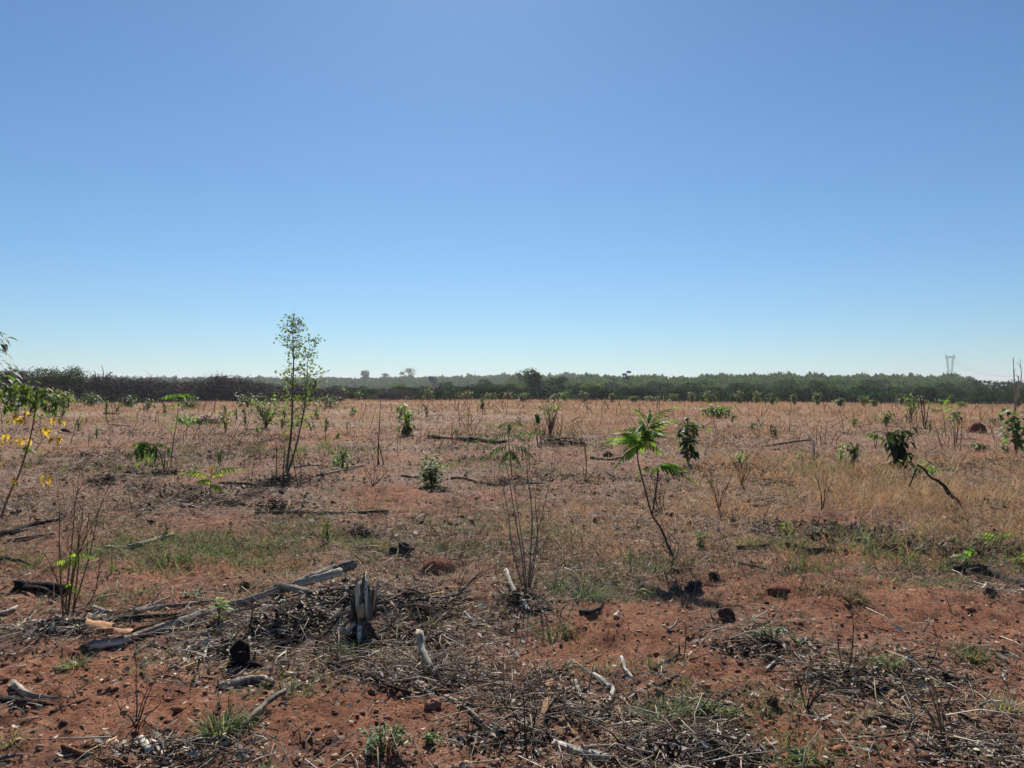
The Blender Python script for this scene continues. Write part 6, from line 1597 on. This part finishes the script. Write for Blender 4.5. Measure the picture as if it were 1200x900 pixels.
grass_tuft('grass_tuft', 'dry straw tuft at the right edge of the foreground', 1178, 832, 30, 70, TD + TG[:1], 170, wblade=.004)
grass_tuft('grass_tuft', 'dark green tuft at right below the red mound', 1135, 768, 24, 64, [(.06, .10, .035), (.09, .13, .04), (.30, .22, .10)], 170, wblade=.006)
grass_tuft('grass_tuft', 'dark grass tuft at the edge of the red mound', 1005, 700, 16, 50, [(.09, .11, .05), (.20, .17, .09)], 120, wblade=.005)
grass_tuft('grass_tuft', 'pale dry grass tuft on top of the red bank', 960, 688, 14, 70, TD, 130, wblade=.004)
grass_tuft('grass_tuft', 'thin green tuft growing on the bank left of the broad sprout', 1118, 682, 16, 16, TG, 40, wblade=.006)
grass_tuft('grass_tuft', 'green tuft in front of the torn stump', 415, 762, 20, 56, [(.10, .17, .04), (.07, .11, .04)], 130, wblade=.007)
grass_tuft('grass_tuft', 'low bright tuft right of the thick pale stub', 352, 808, 12, 60, TG, 110, wblade=.006)
grass_tuft('grass_tuft', 'tuft at the left foot of the log pile', 470, 672, 14, 40, TG, 80, wblade=.006)
grass_tuft('grass_tuft', 'dry tuft at the left edge of the foreground', 12, 868, 26, 40, TD + TG[:1], 90, wblade=.004)
grass_tuft('grass_tuft', 'small green shoot at the bottom edge left of centre', 312, 898, 16, 20, TG, 40, wblade=.007)
grass_tuft('grass_tuft', 'grass tuft in the hollow above the pale split plank', 508, 735, 16, 60, TB + TD, 130, wblade=.005)
weed('leafy_weed', 'pale green leafy weed in the foreground left of centre', 452, 880, 40, 74, [(.14, .20, .08), (.18, .25, .10), (.10, .15, .06)], 190, 9, .38)
weed('leafy_weed', 'small green weed at the right of the pale leafy weed', 506, 870, 20, 34, [(.14, .22, .06), (.10, .16, .05)], 70, 8, .4)
weed('leafy_weed', 'low green weed with white upright leaves at the bottom', 938, 896, 22, 72, [(.12, .19, .05), (.17, .24, .08), (.08, .13, .04)], 130, 8, .38)
weed('leafy_weed', 'spreading green weed on bare soil right of centre', 838, 838, 18, 90, [(.12, .18, .05), (.16, .2, .08), (.09, .13, .04)], 140, 7, .4)
weed('leafy_weed', 'dark glossy weed in front of the red bank', 903, 750, 22, 60, [(.06, .10, .04), (.10, .15, .06), (.04, .07, .03)], 110, 8, .4)
weed('leafy_weed', 'dark weed with pale leaves beside the broken branch end', 935, 758, 18, 26, [(.06, .09, .04), (.22, .25, .15)], 50, 8, .45)
weed('leafy_weed', 'green weed behind the white triangular chip', 1045, 786, 22, 60, [(.10, .16, .05), (.07, .11, .04), (.14, .2, .06)], 110, 8, .35)
weed('leafy_weed', 'weed clump above the twiggy dead plant in front', 650, 790, 16, 80, [(.13, .16, .08), (.10, .13, .06), (.18, .18, .10)], 90, 6, .35)
weed('leafy_weed', 'green weed in shade by the log pile foot', 228, 697, 12, 40, [(.08, .13, .05), (.12, .17, .07)], 60, 6, .45)
for px, py, lab in [(923, 884, 'white upright dead leaf, left one of the bottom pair'), (934, 886, 'white upright dead leaf, right one of the bottom pair')]:
    g, u = frame(px, py, 0); m = MB(); m.leaf((0, 0, -.01), (.25, -.3, 1), 26 * u, 8 * u, (.50, .50, .40), .25, .5, up=(0, 1, .2)); o = m.build('dead_leaf', 'litter'); o.location = g; tag(o, lab, 'leaf')
# ------------------------------------------------------------------ haze: the air itself
def haze():
    x0, x1, y0, y1, z0, z1 = -2600, 2600, -2600, 2600, -12, 48
    v = [(x, y, z) for z in (z0, z1) for x, y in ((x0, y0), (x1, y0), (x1, y1), (x0, y1))]
    q = [(3, 2, 1, 0), (4, 5, 6, 7), (0, 1, 5, 4), (1, 2, 6, 5), (2, 3, 7, 6), (3, 0, 4, 7)]
    m, nt, out = material('haze_air')
    pv = node(nt, 'ShaderNodeVolumePrincipled')
    pv.inputs['Color'].default_value = (.97, .92, 1.0, 1)
    pv.inputs['Density'].default_value = HAZE
    pv.inputs['Anisotropy'].default_value = .2
    nt.links.new(pv.outputs[0], out.inputs['Volume'])
    o = link_mesh('haze', v, [], None, m, quads=q)
    tag(o, 'thin blue haze in the air over the field', None, None, 'stuff')
HAZE = .00024
haze()
